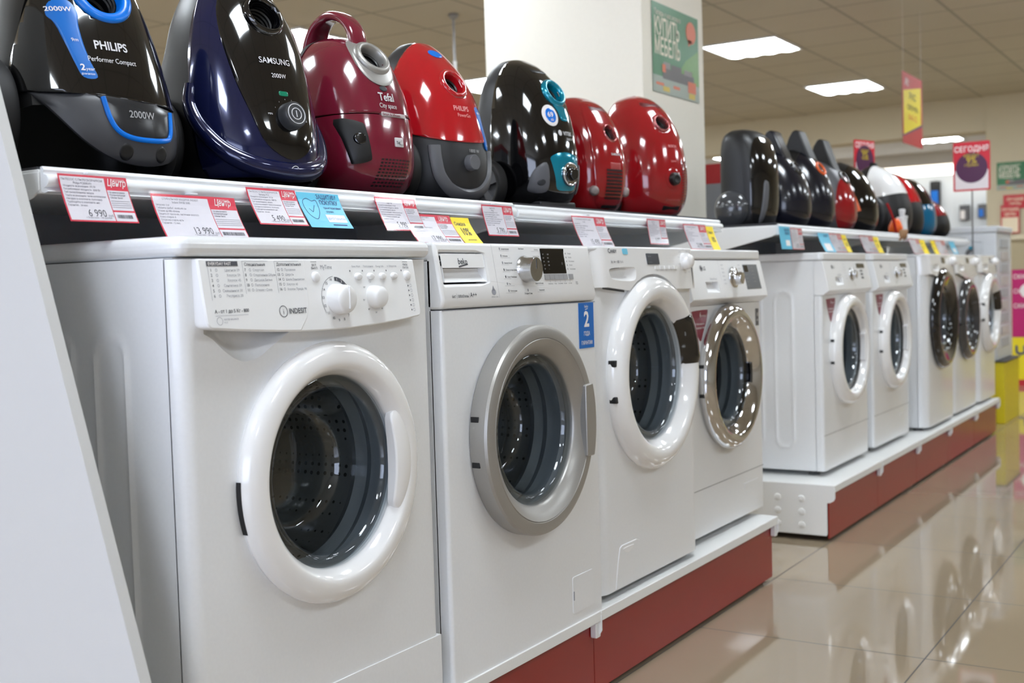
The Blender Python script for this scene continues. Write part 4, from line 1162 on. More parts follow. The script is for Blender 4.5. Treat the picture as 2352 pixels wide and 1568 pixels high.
# --- 2: navy and black
def vac_navy():
    r = vac('vacuum_cleaner', -1.345, 'tall dark blue and glossy black vacuum cleaner with round speed dial, second from left')
    prof = [(.0, -.13, .10, .10), (.02, -.145, .135, .125), (.05, -.155, .148, .138), (.10, -.155, .145, .142), (.17, -.15, .130, .138), (.25, -.115, .108, .124), (.32, -.105, .080, .104), (.375, -.095, .045, .075), (.405, -.075, .01, .045), (.418, -.05, -.02, .012), (.419, -.04, -.035, .002)]
    S = Shell(prof, nf=2.3, nb=2.8)
    S.build('body', BLACK, r, planes=[(Vector((.060, 0, 0)), Vector((1, 0, .16)))])
    S.build('blue_cover', NAVY, r, off=.001, planes=[(Vector((.060, 0, 0)), Vector((-1, 0, -.16))), (Vector((.1, 0, .018)), Vector((0, 0, -1)))], hole=(.0, .318, .036), thick=.003)
    o = catmull([(.004, .050), (-.045, .075), (-.066, .130), (-.082, .200), (-.086, .280), (-.070, .345), (-.030, .385), (.030, .385), (.070, .345), (.086, .280), (.082, .200), (.070, .130), (.050, .075)], 4, True)
    i_ = ell(.0, .318, .036, .036, len(o), 0)
    # align the ring of the inlet opening with the outline
    i_ = [(.036*math.cos(math.atan2(p[1]-.318, p[0])), .318+.036*math.sin(math.atan2(p[1]-.318, p[0]))) for p in o]
    S.patch('front_panel', o, BLKG, r, off=.0045, inner=i_, rings=14)
    S.inlet(r, .0, .318, .030, BLKG, rw=.012, h=.012)
    path = catmull([(-.128, .190), (-.132, .150), (-.126, .105), (-.106, .065), (-.070, .040), (-.02, .030), (.03, .030), (.075, .040), (.106, .062), (.124, .100), (.130, .145), (.126, .185)], 6)
    mb = MB()
    rows = []
    for k, (a, b) in enumerate(path):
        e = min(1, k/12, (len(path)-1-k)/12); q = []
        n = S.normal(a, b); n = n if n.x > 0 else -n
        o3 = Vector((S.x(a, b), a, b)); w_ = .010+.008*e
        i0 = max(0, k-1); i1 = min(len(path)-1, k+1); t = Vector((0, path[i1][0]-path[i0][0], path[i1][1]-path[i0][1])).normalized(); sd = n.cross(t).normalized()
        for u, h in ((-1, -.004), (-.9, .006), (-.3, .013), (.5, .012), (.95, .004), (1, -.004)): q.append(mb.bm.verts.new(o3+sd*w_*u+n*(h*(.4+.6*e)+.002)))
        rows.append(q)
    for A, B in zip(rows, rows[1:]):
        for k in range(5): mb.face([A[k], A[k+1], B[k+1], B[k]])
    mb.build('bumper_handle', NAVY, r, angle=60)
    mb = MB(); mb.tube([(S.x(a, b)+.0125, a, b) for a, b in ell(.004, .030, .0085, .0085, 20)], .0008, seg=6, closed=True)
    mb.tube([(S.x(0, .03)+.0125, -.001, .026), (S.x(0, .03)+.0125, .004, .036), (S.x(0, .03)+.0125, .009, .026)], .0008, seg=6, closed=True); mb.build('power_emblem', LOGO, r)
    S.text(r, [('SAMSUNG', -.004, .226, .0160, 'CENTER', .008, .92), ('2000W', -.003, .200, .0115, 'CENTER', .006, .9)], LOGO, off=.0062)
    ky, kz = .006, .128
    kb = S.knob(r, ky, kz, [(0, .020), (.022, .020), (.0245, .017), (.026, 0), (.026, -.006)], DGREY, off=.004)
    R = S.rot(ky, kz); o3 = Vector((S.x(ky, kz)+.004, ky, kz))
    mb = MB(); 
    for rad in (.0185, .0105): mb.tube([o3+R@Vector((.0203, rad*math.cos(2*PI*k/32), rad*math.sin(2*PI*k/32))) for k in range(32)], .0009, seg=6, closed=True)
    mb.tube([o3+R@Vector((.0203, 0, -.006)), o3+R@Vector((.0203, 0, .006))], .0009, seg=6); mb.build('dial_marks', LOGO, kb)
    for k in range(9):
        a = math.radians(200-27.5*k); mb = None
    S.text(r, [('MIN', -.040, .130, .005, 'LEFT', 0), ('MAX', .036, .122, .005, 'LEFT', 0)]+[('\'', ky+.034*math.cos(math.radians(a)), kz+.034*math.sin(math.radians(a))-.006, .008, 'CENTER', 0) for a in (150, 125, 100, 75, 50, 30)], LOGO, off=.0062)
    S.patch('filter_indicator', rr(-.010, .012, .166, .176, .004), mat('green_indicator', (10, 120, 90), .2), r, off=.0055, rim=0)
    wheel(r, -.055, -.160, .087, .087, .040, -1)
    wheel(r, -.06, .150, .083, .083, .035, 1)
vac_navy()

# --- 3: wine red with arched handle
def vac_wine():
    r = vac('vacuum_cleaner', -1.028, 'wine red vacuum cleaner with arched carrying handle and silver inlet surround, third from left')
    prof = [(.0, -.09, .085, .085), (.02, -.105, .115, .108), (.06, -.11, .132, .120), (.12, -.11, .132, .122), (.19, -.105, .120, .116), (.25, -.10, .100, .104), (.295, -.095, .075, .086), (.325, -.09, .040, .062), (.340, -.07, .008, .035), (.345, -.05, -.02, .01), (.346, -.04, -.03, .002)]
    S = Shell(prof, nf=2.5, nb=2.6)
    S.build('body', WINE, r, planes=[(Vector((0, 0, .160)), Vector((-.05, 0, 1)))])
    S.build('upper_cover', WINE, r, off=.0012, planes=[(Vector((0, 0, .162)), Vector((.05, 0, -1)))], hole=(.0, .288, .030), thick=.002)
    S.build('back_shell', DGREY, r, off=.003, planes=[(Vector((-.075, 0, 0)), Vector((1, 0, -.1)))])
    # arched handle over the top
    pts = catmull([(.042, 0, .305), (.030, 0, .352), (.0, 0, .382), (-.045, 0, .394), (-.085, 0, .376), (-.106, 0, .335), (-.110, 0, .28), (-.108, 0, .2)], 7)
    mb = MB(); rows = []
    for k, p in enumerate(pts):
        a = pts[max(0, k-1)]; b = pts[min(len(pts)-1, k+1)]; t = (Vector(b)-Vector(a)).normalized(); n = Vector((t.z, 0, -t.x))
        wd = .022+.040*max(0, (k-24)/len(pts)); th = .0105
        rows.append([mb.bm.verts.new(Vector(p)+n*th*math.copysign(abs(math.cos(q))**.7, math.cos(q))+Vector((0, wd*math.copysign(abs(math.sin(q))**.7, math.sin(q)), 0))) for q in [2*PI*j/20 for j in range(20)]])
    for A, B in zip(rows, rows[1:]):
        for j in range(20): mb.face([A[j], A[(j+1) % 20], B[(j+1) % 20], B[j]])
    mb.face(rows[0]); mb.face(rows[-1]); mb.build('carrying_handle', WINE, r, angle=60)
    # silver surround
    o = catmull([(-.030, .326), (.0, .332), (.030, .326), (.046, .300), (.046, .265), (.030, .238), (.0, .228), (-.030, .238), (-.046, .265), (-.046, .300)], 4, True)
    i_ = [(.030*math.cos(math.atan2(p[1]-.288, p[0])), .288+.030*math.sin(math.atan2(p[1]-.288, p[0]))) for p in o]
    S.patch('inlet_surround', o, SILV, r, off=.005, inner=i_, rings=8)
    S.inlet(r, .0, .288, .028, SILV, rw=.015, h=.009)
    S.text(r, [('Tefal', -.020, .196, .024, 'LEFT', .014, .88), ('City space', -.022, .181, .0140, 'LEFT', 0, .8)], LOGO, off=.0035)
    S.patch('slogan_plate', rr(-.020, .052, .163, .172, .003), mat('slogan_silver', (170, 160, 160), .3), r, off=.0028)
    S.text(r, [('Smart & Efficient', -.017, .1650, .0075, 'LEFT', .01, .95)], MATS['vacuum_wine_gloss'], off=.0036)
    S.patch('indicator_window', ell(.0, .222, .010, .006, 24), DGREY, r, off=.003)
    # switch panel on the left shoulder
    o = [(-.104, .155), (-.068, .148), (-.060, .136), (-.052, .082), (-.056, .070), (-.082, .064), (-.088, .072), (-.098, .115)]
    S.patch('switch_panel', catmull(o, 3, True), BLACK, r, off=.004)
    S.patch('power_button', ell(-.073, .115, .011, .012, 24), BLKG, r, off=.0062)
    S.patch('efficiency_badge', rr(.008, .032, .102, .121, .002), mat('badge_silver', (200, 196, 198), .35), r, off=.0025)
    S.text(r, [('2', .023, .1125, .006, 'LEFT', 0), ('efficient', .018, .1055, .0042, 'LEFT', 0), ('Tef', .010, .108, .008, 'LEFT', .02)], DGREY, off=.0032)
    # exhaust grille: rows of dark slots
    mb = MB()
    for i in range(9):
        z = .022+.0066*i
        for j in range(9):
            y = -.040+.0095*j+.0018*i
            if abs(y) > .052: continue
            q = rr(y-.0032, y+.0032, z-.0016, z+.0016, .001, 2); mb.poly([(S.x(*p)+.0006, *p) for p in q])
    mb.build('exhaust_grille', BLACK, r, smooth=False, rec=False)
    wheel(r, -.01, -.142, .078, .076, .034, -1, tyre=RUBBD)
    wheel(r, -.01, .136, .074, .074, .030, 1)
vac_wine()

# --- 4: red and dark grey
def vac_red_grey():
    r = vac('vacuum_cleaner', -.750, 'bright red and dark grey vacuum cleaner with grey U-shaped bumper, fourth from left')
    prof = [(.0, -.10, .085, .09), (.02, -.11, .118, .115), (.06, -.115, .133, .125), (.12, -.115, .132, .128), (.19, -.11, .118, .120), (.25, -.105, .098, .108), (.30, -.10, .070, .090), (.340, -.085, .038, .065), (.370, -.065, .005, .035), (.379, -.045, -.02, .01), (.380, -.04, -.03, .002)]
    S = Shell(prof, nf=2.5, nb=3)
    ch = mat('dark_charcoal_plastic', (38, 39, 42), .42)
    S.build('body', ch, r, planes=[], hole=(.002, .270, .026))
    S.build('red_cover', REDV, r, off=.003, planes=[(Vector((-.006, 0, .2)), Vector((-1, 0, .0))), (Vector((.12, 0, .138)), Vector((-.30, .02, -1)))], hole=(.002, .270, .028), thick=.003)
    S.inlet(r, .002, .270, .025, REDV, rw=.014, h=.007)
    S.patch('top_button', ell(-.0, .345, .020, .010, 24), BLUEP, r, off=.006)
    S.text(r, [('PHILIPS', -.026, .206, .0160, 'LEFT', .015, .92), ('PowerGo', -.018, .192, .0115, 'LEFT', 0, .9)], mat('rose_lettering', (232, 150, 150), .5, vary=0), off=.0045)
    S.text(r, [('1800 W', .0, .112, .0105, 'LEFT', .008)], mat('grey_lettering', (160, 160, 162), .5, vary=0), off=.0022)
    st = S.patch('energy_sticker', catmull([(.048, .215), (.062, .222), (.074, .212), (.074, .190), (.078, .160), (.086, .130), (.082, .122), (.068, .126), (.064, .150), (.056, .180)], 3, True), BLUE, r, off=.0048, rim=0)
    S.text(st, [('1800 W', .050, .204, .0065, 'LEFT', .01), ('2 year', .068, .131, .0065, 'LEFT', 0)], PINK, off=.0056)
    path = catmull([(-.084, .124), (-.083, .092), (-.074, .056), (-.046, .028), (.0, .018), (.046, .026), (.080, .054), (.096, .088), (.101, .122)], 6)
    mb = MB(); rows = []
    for k, (a, b) in enumerate(path):
        n = S.normal(a, b); n = n if n.x > 0 else -n; o3 = Vector((S.x(a, b), a, b))
        i0 = max(0, k-1); i1 = min(len(path)-1, k+1); t = Vector((0, path[i1][0]-path[i0][0], path[i1][1]-path[i0][1])).normalized(); sd = n.cross(t).normalized()
        rows.append([mb.bm.verts.new(o3+sd*.0145*u+n*h) for u, h in ((-1, -.004), (-.95, .006), (-.6, .009), (.6, .009), (.95, .006), (1, -.004))])
    for A, B in zip(rows, rows[1:]):
        for k in range(5): mb.face([A[k], A[k+1], B[k+1], B[k]])
    mb.face(rows[0]); mb.face(rows[-1])
    mb.build('bumper', MGREY, r, angle=50)
    S.knob(r, .002, .088, [(0, .017), (.016, .017), (.0175, .015), (.018, 0), (.018, -.006)], MGREY, 'power_button')
    wheel(r, -.03, -.135, .072, .072, .026, -1)
    wheel(r, -.03, .135, .072, .072, .026, 1)
vac_red_grey()

# --- 5: black and teal
def vac_teal():
    r = vac('vacuum_cleaner', -.308, 'glossy black vacuum cleaner with teal inlet and chrome-ringed dial, in front of the pillar')
    prof = [(.012, -.10, .085, .085), (.03, -.115, .115, .105), (.07, -.12, .132, .115), (.13, -.12, .134, .118), (.20, -.115, .124, .115), (.27, -.11, .104, .106), (.33, -.10, .074, .090), (.374, -.085, .035, .062), (.396, -.065, .0, .035), (.403, -.05, -.02, .01), (.404, -.04, -.03, .002)]
    S = Shell(prof, nf=2.4, nb=3)
    S.build('back_shell', DGREY, r, planes=[(Vector((-.020, 0, 0)), Vector((1, 0, 0)))])
    S.build('front_cover', BLKG, r, off=.002, planes=[(Vector((-.020, 0, 0)), Vector((-1, 0, 0)))], hole=(.008, .302, .028), thick=.003)
    S.inlet(r, .008, .302, .026, TEAL, rw=.015, h=.010)
    S.patch('teal_tongue', catmull([(-.012, .272), (.028, .272), (.034, .245), (.030, .230), (.004, .230), (-.002, .25)], 3, True), TEAL, r, off=.0045)
    S.patch('hand_grip', rr(-.028, .030, .358, .368, .004), BLACK, r, off=.004)
    st = S.patch('noise_sticker', ell(-.032, .240, .024, .028, 36), PINK, r, off=.0035, rim=0)
    S.patch('sticker_disc', ell(-.032, .240, .017, .020, 30), BLUEP, st, off=.0045, rim=0)
    S.text(st, [('69', -.044, .236, .018, 'LEFT', .02), ('дБ', -.038, .226, .008, 'LEFT', 0)], PINK, off=.0055)
    S.text(r, [('VITEK', -.002, .190, .0145, 'LEFT', .02, .95), ('2000 W', .008, .178, .0085, 'LEFT', 0)], LOGO, off=.0035)
    S.patch('emblem', ell(-.012, .1955, .0065, .0075, 20), LOGO, r, off=.0032, rim=0)
    o = catmull([(-.052, .132), (-.030, .142), (.0, .146), (.030, .142), (.054, .134), (.056, .110), (.046, .070), (.038, .052), (0, .048), (-.030, .052), (-.040, .080), (-.050, .115)], 3, True)
    S.patch('control_plate', o, TEAL, r, off=.0035)
    kb = S.knob(r, .008, .090, catmull([(.0, .005), (.024, .005), (.027, .008), (.030, .006), (.031, .002), (.031, -.006)], 3), CHROME, 'dial_ring', off=.003)
    S.knob(kb, .008, .090, [(0, .017), (.013, .017), (.015, .015), (.0155, .010), (.018, .009), (.0185, .006), (.0185, 0)], BLKG, 'power_dial', off=.004)
    for sgn in (-1, 1):
        o = [(sgn*.064, .118), (sgn*.088, .100), (sgn*.094, .070), (sgn*.090, .046), (sgn*.060, .044), (sgn*.056, .070)]
        S.patch('pedal', catmull(o, 4, True), MGREY, r, off=.006)
    S.patch('pedal_mark', ell(-.074, .068, .009, .009, 20), DGREY, r, off=.0068, rim=0)
    mb = MB(); mb.prism(rr(-.10, .105, 0, .022, .006), -.07, .07, 'y'); mb.build('base', DGREY, r, bevel=.003)
    wheel(r, -.012, -.150, .066, .066, .034, -1, hubm=MGREY, hub_r=.80)
    wheel(r, -.035, .125, .060, .060, .028, 1)
vac_teal()

# --- 6: red with a ribbed grille
def vac_red_grille():
    r = vac('vacuum_cleaner', -.022, 'red vacuum cleaner with ribbed grille and two grey round buttons on the near shelf', rz=-14)
    prof = [(.0, -.10, .075, .07), (.02, -.11, .105, .092), (.06, -.115, .124, .100), (.12, -.115, .130, .102), (.19, -.11, .122, .098), (.25, -.105, .100, .088), (.30, -.10, .066, .070), (.328, -.085, .025, .045), (.338, -.06, -.01, .015), (.339, -.045, -.03, .002)]
    S = Shell(prof, nf=2.7, nb=3)
    S.build('back_shell', DGREY, r, planes=[(Vector((-.060, 0, 0)), Vector((1, 0, 0)))])
    S.build('body', REDD, r, off=.001, planes=[(Vector((-.060, 0, 0)), Vector((-1, 0, 0)))], hole=(.004, .222, .022), thick=.002)
    o = catmull([(-.030, .318), (.030, .318), (.058, .275), (.066, .20), (.066, .10), (.052, .030), (.020, .012), (-.020, .012), (-.052, .030), (-.066, .10), (-.066, .20), (-.058, .275)], 4, True)
    i_ = [(.004+.022*math.cos(math.atan2(p[1]-.222, p[0]-.004)), .222+.022*math.sin(math.atan2(p[1]-.222, p[0]-.004))) for p in o]
    S.patch('front_panel', o, REDD, r, off=.004, inner=i_, rings=14)
    S.inlet(r, .004, .222, .021, mat('rose_chrome', (190, 120, 120), .15, metal=.8), rw=.007, h=.006)
    S.patch('handle_recess', rr(-.036, .036, .285, .302, .008), mat('recess_red', (88, 8, 14), .4), r, off=.0045)
    mb = MB()
    for i in range(9):
        z = .042+.0095*i
        for j in range(8):
            a, b = -.034+.008*j, -.026+.008*j; q = [(a, z-.0028), (b, z-.0028), (b, z+.0028), (a, z+.0028)]; mb.poly([(S.x(*p)+.0065, *p) for p in q])
    mb.build('exhaust_grille', mat('grille_dark_red', (40, 4, 8), .5), r, smooth=False, rec=False)
    for y in (-.062, .060):
        S.knob(r, y, .063, catmull([(0, .016), (.008, .0145), (.013, .009), (.0135, .002), (.0135, -.006)], 4), mat('button_warm_grey', (150, 140, 136), .4), 'round_button')
    S.text(r, [('SAMSUNG', -.012, .160, .0085, 'LEFT', .02)], LOGO, off=.0055)
    S.patch('label_plate', rr(-.018, .026, .118, .140, .002), mat('plate_dull_red', (160, 60, 60), .4), r, off=.0052, rim=0)
    S.patch('front_notch', rr(-.030, .034, .016, .024, .003), BLACK, r, off=.0055, rim=0)
    wheel(r, -.03, -.104, .055, .055, .018, -1); wheel(r, -.03, .104, .055, .055, .018, 1)
vac_red_grille()

# --- 7: red, rightmost of the near shelf
def vac_red_round():
    r = vac('vacuum_cleaner', .392, 'shiny red rounded vacuum cleaner with dotted exhaust, rightmost on the near shelf', rz=-20)
    prof = [(.0, -.10, .075, .08), (.02, -.115, .108, .108), (.06, -.125, .128, .122), (.12, -.125, .133, .128), (.19, -.12, .126, .124), (.26, -.115, .108, .112), (.325, -.105, .072, .090), (.370, -.09, .028, .058), (.388, -.065, -.010, .025), (.391, -.045, -.03, .002)]
    S = Shell(prof, nf=2.3, nb=2.8)
    S.build('back_shell', DGREY, r, planes=[(Vector((-.070, 0, 0)), Vector((1, 0, 0)))])
    S.build('body', REDD, r, off=.002, planes=[(Vector((-.070, 0, 0)), Vector((-1, 0, 0)))], hole=(-.010, .290, .024), thick=.003)
    S.inlet(r, -.010, .290, .023, mat('rose_chrome', (190, 120, 120), .15, metal=.8), rw=.007, h=.006)
    S.patch('handle_recess', rr(-.045, .035, .345, .362, .008), mat('recess_red', (88, 8, 14), .4), r, off=.0035)
    mb = MB()
    for i in range(16):
        for j in range(7):
            y = .040+.0095*j; z = .045+.0085*i
            if y > .108-.0006*abs(i-7)**2: continue
            q = ell(y, z, .0026, .0026, 8); mb.poly([(S.x(*p)+.0040, *p) for p in q])
    mb.build('exhaust_grille', mat('grille_dark_red', (40, 4, 8), .5), r, smooth=False, rec=False)
    S.patch('dial_recess', ell(-.004, .120, .030, .034, 32), REDD, r, off=.004)
    S.knob(r, -.004, .118, [(0, .012), (.012, .016), (.0185, .012), (.020, 0), (.020, -.006)], BLACK, off=.003)
    S.text(r, [('BOSCH', -.012, .216, .0105, 'LEFT', .02), ('2000W', -.010, .170, .0075, 'LEFT', 0)], mat('rose_lettering', (232, 150, 150), .5, vary=0), off=.0035)
    S.patch('front_notch', rr(-.035, .040, .024, .038, .004), BLACK, r, off=.0028, rim=0)
    S.patch('brand_plate', rr(-.030, .03, .052, .057, .001), mat('plate_dull_red', (160, 60, 60), .4), r, off=.0028, rim=0)
    wheel(r, -.03, -.128, .060, .060, .018, -1); wheel(r, -.03, .128, .060, .060, .018, 1)
vac_red_round()

# ------------------------------------------------------------------ price tags on the rails
TAGS = 'price tags clipped along the shelf rails'
def tag_frame(y0, xt, zt, xb, zb_):
    """returns root-local mapping of card coordinates: u along the row, t from top 0 to bottom 1"""
    h = math.hypot(xb-xt, zb_-zt)
    def P(u, t, lift=0.0):
        k = max(0.0, t)**1.35
        x = (xb-xt)*k; z = (zb_-zt)*t
        nx, nz = -(zb_-zt)/h, (xb-xt)/h
        return (x+nx*lift, u, z+nz*lift)
    return P, h
def quad(mb, P, u0, u1, t0, t1, lift, mi, n=5):
    prev = None
    for i in range(n+1):
        t = t0+(t1-t0)*i/n
        cur = (mb.bm.verts.new(P(u0, t, lift)), mb.bm.verts.new(P(u1, t, lift)))
        if prev: mb.face([prev[0], cur[0], cur[1], prev[1]], mi)
        prev = cur
GREYT = mat('tag_grey_print', (120, 120, 132), .6, vary=0)
def price_tag(y0, y1, zt, xb, zb_, price, head, lines, label, xt=-.1385, big=False, hl=.30):
    root = empty('price_tag', (xt, y0, zt), label, 'price tag', TAGS)
    P, h = tag_frame(y0, xt, zt, xb, zb_); w = y1-y0; b = .0022
    fr = b/h
    mb = MB()
    quad(mb, P, 0, w, 0, 1, 0, 0); quad(mb, P, 0, w, 0, 1, -.0006, 0)
    s = w*.655
    quad(mb, P, b, s, fr*1.6, 1-fr, .0003, 1)
    quad(mb, P, s+b*.7, w-b*.8, .30, .735, .0003, 1)
    quad(mb, P, s+b*.7, w-b*.8, .775, 1-fr, .0003, 1)
    mb.build('card', [REDC, PAPER], root, smooth=False, rec=False, merge=False)
    mb = MB()
    fh = lambda u0, t0: (lambda u, v: P(u0+u, t0-v/h, .0006))
    k = h/.07*min(1, (w/.12))
    for i, l in enumerate(head): mb.text(l, fh(s*.5, .135+.07*i), .0046*k, 0, 'CENTER', .004, .92)
    for i, l in enumerate(lines): mb.text(l, fh(b*2.2, .27+.068*i), .0041*k, 0, 'LEFT', 0, .9)
    mb.text('руб', fh(s-.010*k, .885), .005*k, 0, 'LEFT', 0); mb.text('+ Бонусами - %s рублей' % ('140' if not big else '280'), fh(s*.93, .93), .0036*k, 0, 'RIGHT', 0)
    for i, l in enumerate(('• За цены ручаемся', '• Рассрочка/Кредит', '• Обмен? Легко!')): mb.text(l, fh(s+b*1.2, .36+.058*i), .0038*k, 0, 'LEFT', .01, .78)
    for i in range(4): quad(mb, P, s+b*1.4, w-b*1.6, .53+.045*i, .538+.045*i, .0006, 0, 1)
    mb.build('small_print', GREYT, root, smooth=False, rec=False, merge=False)
    mb = MB()
    mb.text(price, fh(s-.012*k, .89), .0155*k, 0, 'RIGHT', .0, .86)
    u = s+b*2.5; e = w-b*3.5
    rnd = random.Random(int(abs(y0)*1000)); x = u
    while x < e:
        ww = rnd.choice((.0005, .0009, .0013)); quad(mb, P, x, min(e, x+ww), .83, .91, .0006, 0, 1); x += ww+rnd.choice((.0006, .0010))
    mb.build('price', INK, root, smooth=False, rec=False, merge=False)
    mb = MB(); mb.text('Центр', fh((s+w)*.5, .205), .0150*k, 0, 'CENTER', .012, .74, .28); mb.text('КОРПОРАЦИЯ', fh((s+w)*.5+.004, .085), .0032*k, 0, 'CENTER', 0)
    mb.build('shop_logo', PINK, root, smooth=False, rec=False, merge=False)
    mb = MB(); quad(mb, P, -.0015, w+.002, -.05, 1.02, .0012, 0); quad(mb, P, -.0015, w+.002, -.05, 1.02, -.0012, 0)
    q = mb.build('clear_sleeve', CLEARP, root, smooth=False, rec=False, merge=False)
    mb = MB(); mb.box((-.010, w*.5-.008, .002), (.0008, w*.5+.008, .0045)); mb.build('clip', RAILW, root, smooth=False)
    return root
vl = ['Мощность всасывания: 375 Вт', 'Потребляемая мощность: 2000 Вт', 'Тип пылесборника: мешок', 'Труба всасывания: телескопическая', 'Насадки в комплекте: пол/ковер', 'Турбощетка в комплекте: нет', 'Гарантия - 24 мес']
wl = ['Загрузка: 5 кг', 'Габариты ШхВхГ: 60х85х40 см', 'Отжим: до 800 об/мин', 'Защита от протечек: частичная (корпус)', 'Класс стирки: А', 'Отсрочка старта: есть', 'Гарантия - 12 мес']
price_tag(-1.900, -1.780, 1.139, -.113, 1.070, '6 990', ['ПЫЛЕСОС С ПЫЛЕСБОРНИКОМ', 'Philips FC8383/01'], vl, 'leftmost red and white price tag, reading 6 990, under the black and blue vacuum')
price_tag(-1.741, -1.566, 1.118, -.098, 1.048, '13 990', ['СТИРАЛЬНАЯ МАШИНА INDESIT', 'Indesit EWSB 5085'], wl, 'large price tag reading 13 990 above the first washing machine', xt=-.132, big=True)
price_tag(-1.532, -1.413, 1.139, -.107, 1.075, '5 490', ['ПЫЛЕСОС С ПЫЛЕСБОРНИКОМ', 'Samsung VCC'], vl, 'price tag reading 5 490 beside the cyan card')
price_tag(-1.191, -1.062, 1.139, -.109, 1.073, '5 990', ['ПЫЛЕСОС', 'Tefal TW'], vl, 'price tag under the wine red vacuum, half covered by the 17 990 tag')
price_tag(-1.118, -.958, 1.109, -.088, 1.048, '17 990', ['СТИРАЛЬНАЯ МАШИНА BEKO', 'Beko WKB 61031'], wl, 'price tag reading 17 990 above the machine with the silver door', xt=-.128, big=True)
price_tag(-.820, -.695, 1.139, -.120, 1.070, '5 790', ['ПЫЛЕСОС', 'Philips'], vl, 'price tag reading 5 790 under the red and dark grey vacuum')
price_tag(-.434, -.262, 1.127, -.098, 1.048, '15 490', ['СТИРАЛЬНАЯ МАШИНА CANDY', 'Candy'], wl, 'shiny price tag above the gap between second and third machine', xt=-.130, big=True)
price_tag(.010, .130, 1.133, -.128, 1.062, '4 490', ['ПЫЛЕСОС', 'Samsung'], vl, 'narrow price tag under the rightmost red vacuum')
price_tag(.236, .400, 1.124, -.103, 1.048, '22 990', ['СТИРАЛЬНАЯ МАШИНА LG', 'LG'], wl, 'price tag above the chrome-door machine, at the right end of the near rail', xt=-.130, big=True)

def plain_card(y0, y1, zt, xb, zb_, m, name, cat, label, items, xt=-.1385, skew=0.0, group=None):
    root = empty(name, (xt, y0, zt), label, cat, group)
    P, h = tag_frame(y0, xt, zt, xb, zb_); w = y1-y0
    mb = MB(); quad(mb, P, 0, w, 0, 1, 0, 0); quad(mb, P, 0, w, 0, 1, -.0006, 0)
    mb.build('card', m, root, smooth=False, rec=False, merge=False)
    fh = lambda u0, t0: (lambda u, v: P(u0+u, t0-v/h, .0006))
    by = {}
    for it in items: by.setdefault(it[-1], []).append(it)
    for mm, its in by.items():
        mb = MB()
        for it in its:
            if it[0] == 'R': quad(mb, P, it[1], it[2], it[3], it[4], .0004, 0, 2)
            elif it[0] == 'L':
                for (a, b), (c, d) in zip(it[1], it[1][1:]+([it[1][0]] if it[2] else [])):
                    l = math.hypot(c-a, (d-b)*h) or 1; nx, nt = -(d-b)*h/l*.0005, (c-a)/l*.0005/h
                    mb.poly([P(a+nx, b+nt, .0006), P(a-nx, b-nt, .0006), P(c-nx, d-nt, .0006), P(c+nx, d+nt, .0006)])
            else: mb.text(it[0], fh(it[1], it[2]), it[3], 0, it[4], it[5], it[6])
        mb.build('print', mm, root, smooth=False, rec=False, merge=False)
    return root
sh = [(.010, .26), (.022, .17), (.034, .24), (.046, .22), (.045, .50), (.036, .68), (.027, .76), (.015, .66), (.009, .48)]
plain_card(-1.410, -1.297, 1.137, -.103, 1.073, CYAN, 'protection_card', 'card', 'cyan card with a shield outline, next to the 5 490 price tag',
    [('L', catmull(sh, 3, True), True, NAVYI), ('L', [(.019, .46), (.026, .56), (.037, .36)], False, NAVYI), ('ЗАЩИТИМ', .103, .17, .0125, 'RIGHT', .012, .82, NAVYI), ('ПОКУПКУ', .103, .33, .0125, 'RIGHT', .012, .82, NAVYI), ('при негарантийных', .107, .45, .0066, 'RIGHT', .005, .78, NAVYI), ('случаях', .082, .56, .0066, 'RIGHT', .005, .8, NAVYI), ('R', .055, .106, .62, .84, PINK), ('ЦЕНТР ГАРАНТИИ', .0805, .77, .0062, 'CENTER', .01, .85, BLUEP), ('R', .062, .100, .90, .93, NAVYI)])
YC = 'yellow discount cards beside the price tags'
plain_card(-.955, -.888, 1.106, -.088, 1.048, YEL, 'discount_card', 'card', 'yellow card reading 10 percent discount, beside the 17 990 price tag',
    [('Скидка', .026, .30, .0125, 'CENTER', .008, .9, INK), ('10%', .032, .66, .027, 'CENTER', .01, .72, INK), ('на комплект', .036, .86, .006, 'CENTER', 0, .9, INK)], xt=-.128, group=YC)
plain_card(.402, .460, 1.121, -.103, 1.048, YEL, 'discount_card', 'card', 'yellow card at the right end of the near rail', [('Скидка', .026, .30, .0125, 'CENTER', .008, .9, INK), ('10%', .032, .66, .024, 'CENTER', .01, .72, INK)], xt=-.130, group=YC)
def far_tag(y0, y1, lab, zt=1.124, xb=-.103, zb_=1.050, price='19 990'): price_tag(y0, y1, zt, xb, zb_, price, ['СТИРАЛЬНАЯ МАШИНА', 'LG'], wl[:5], lab, xt=-.132)
plain_card(1.085, 1.200, 1.139, -.128, 1.058, CYAN, 'protection_card', 'card', 'cyan card at the left end of the far rail', [('ЗАЩИТИМ', .105, .2, .0125, 'RIGHT', .012, .82, NAVYI), ('ПОКУПКУ', .105, .36, .0125, 'RIGHT', .012, .82, NAVYI), ('R', .055, .1, .6, .85, PINK)])
price_tag(1.205, 1.335, 1.136, -.128, 1.058, '5 290', ['ПЫЛЕСОС', 'LG'], vl, 'grey-looking price tag beside the cyan card at the left end of the far rail')
plain_card(1.50, 1.64, 1.124, -.100, 1.050, CYAN, 'protection_card', 'card', 'cyan and white glossy card left of the first far machine', [('R', .03, .11, .55, .95, PINK), ('ЗАЩИТИМ', .12, .2, .0125, 'RIGHT', .012, .82, NAVYI)], xt=-.132)
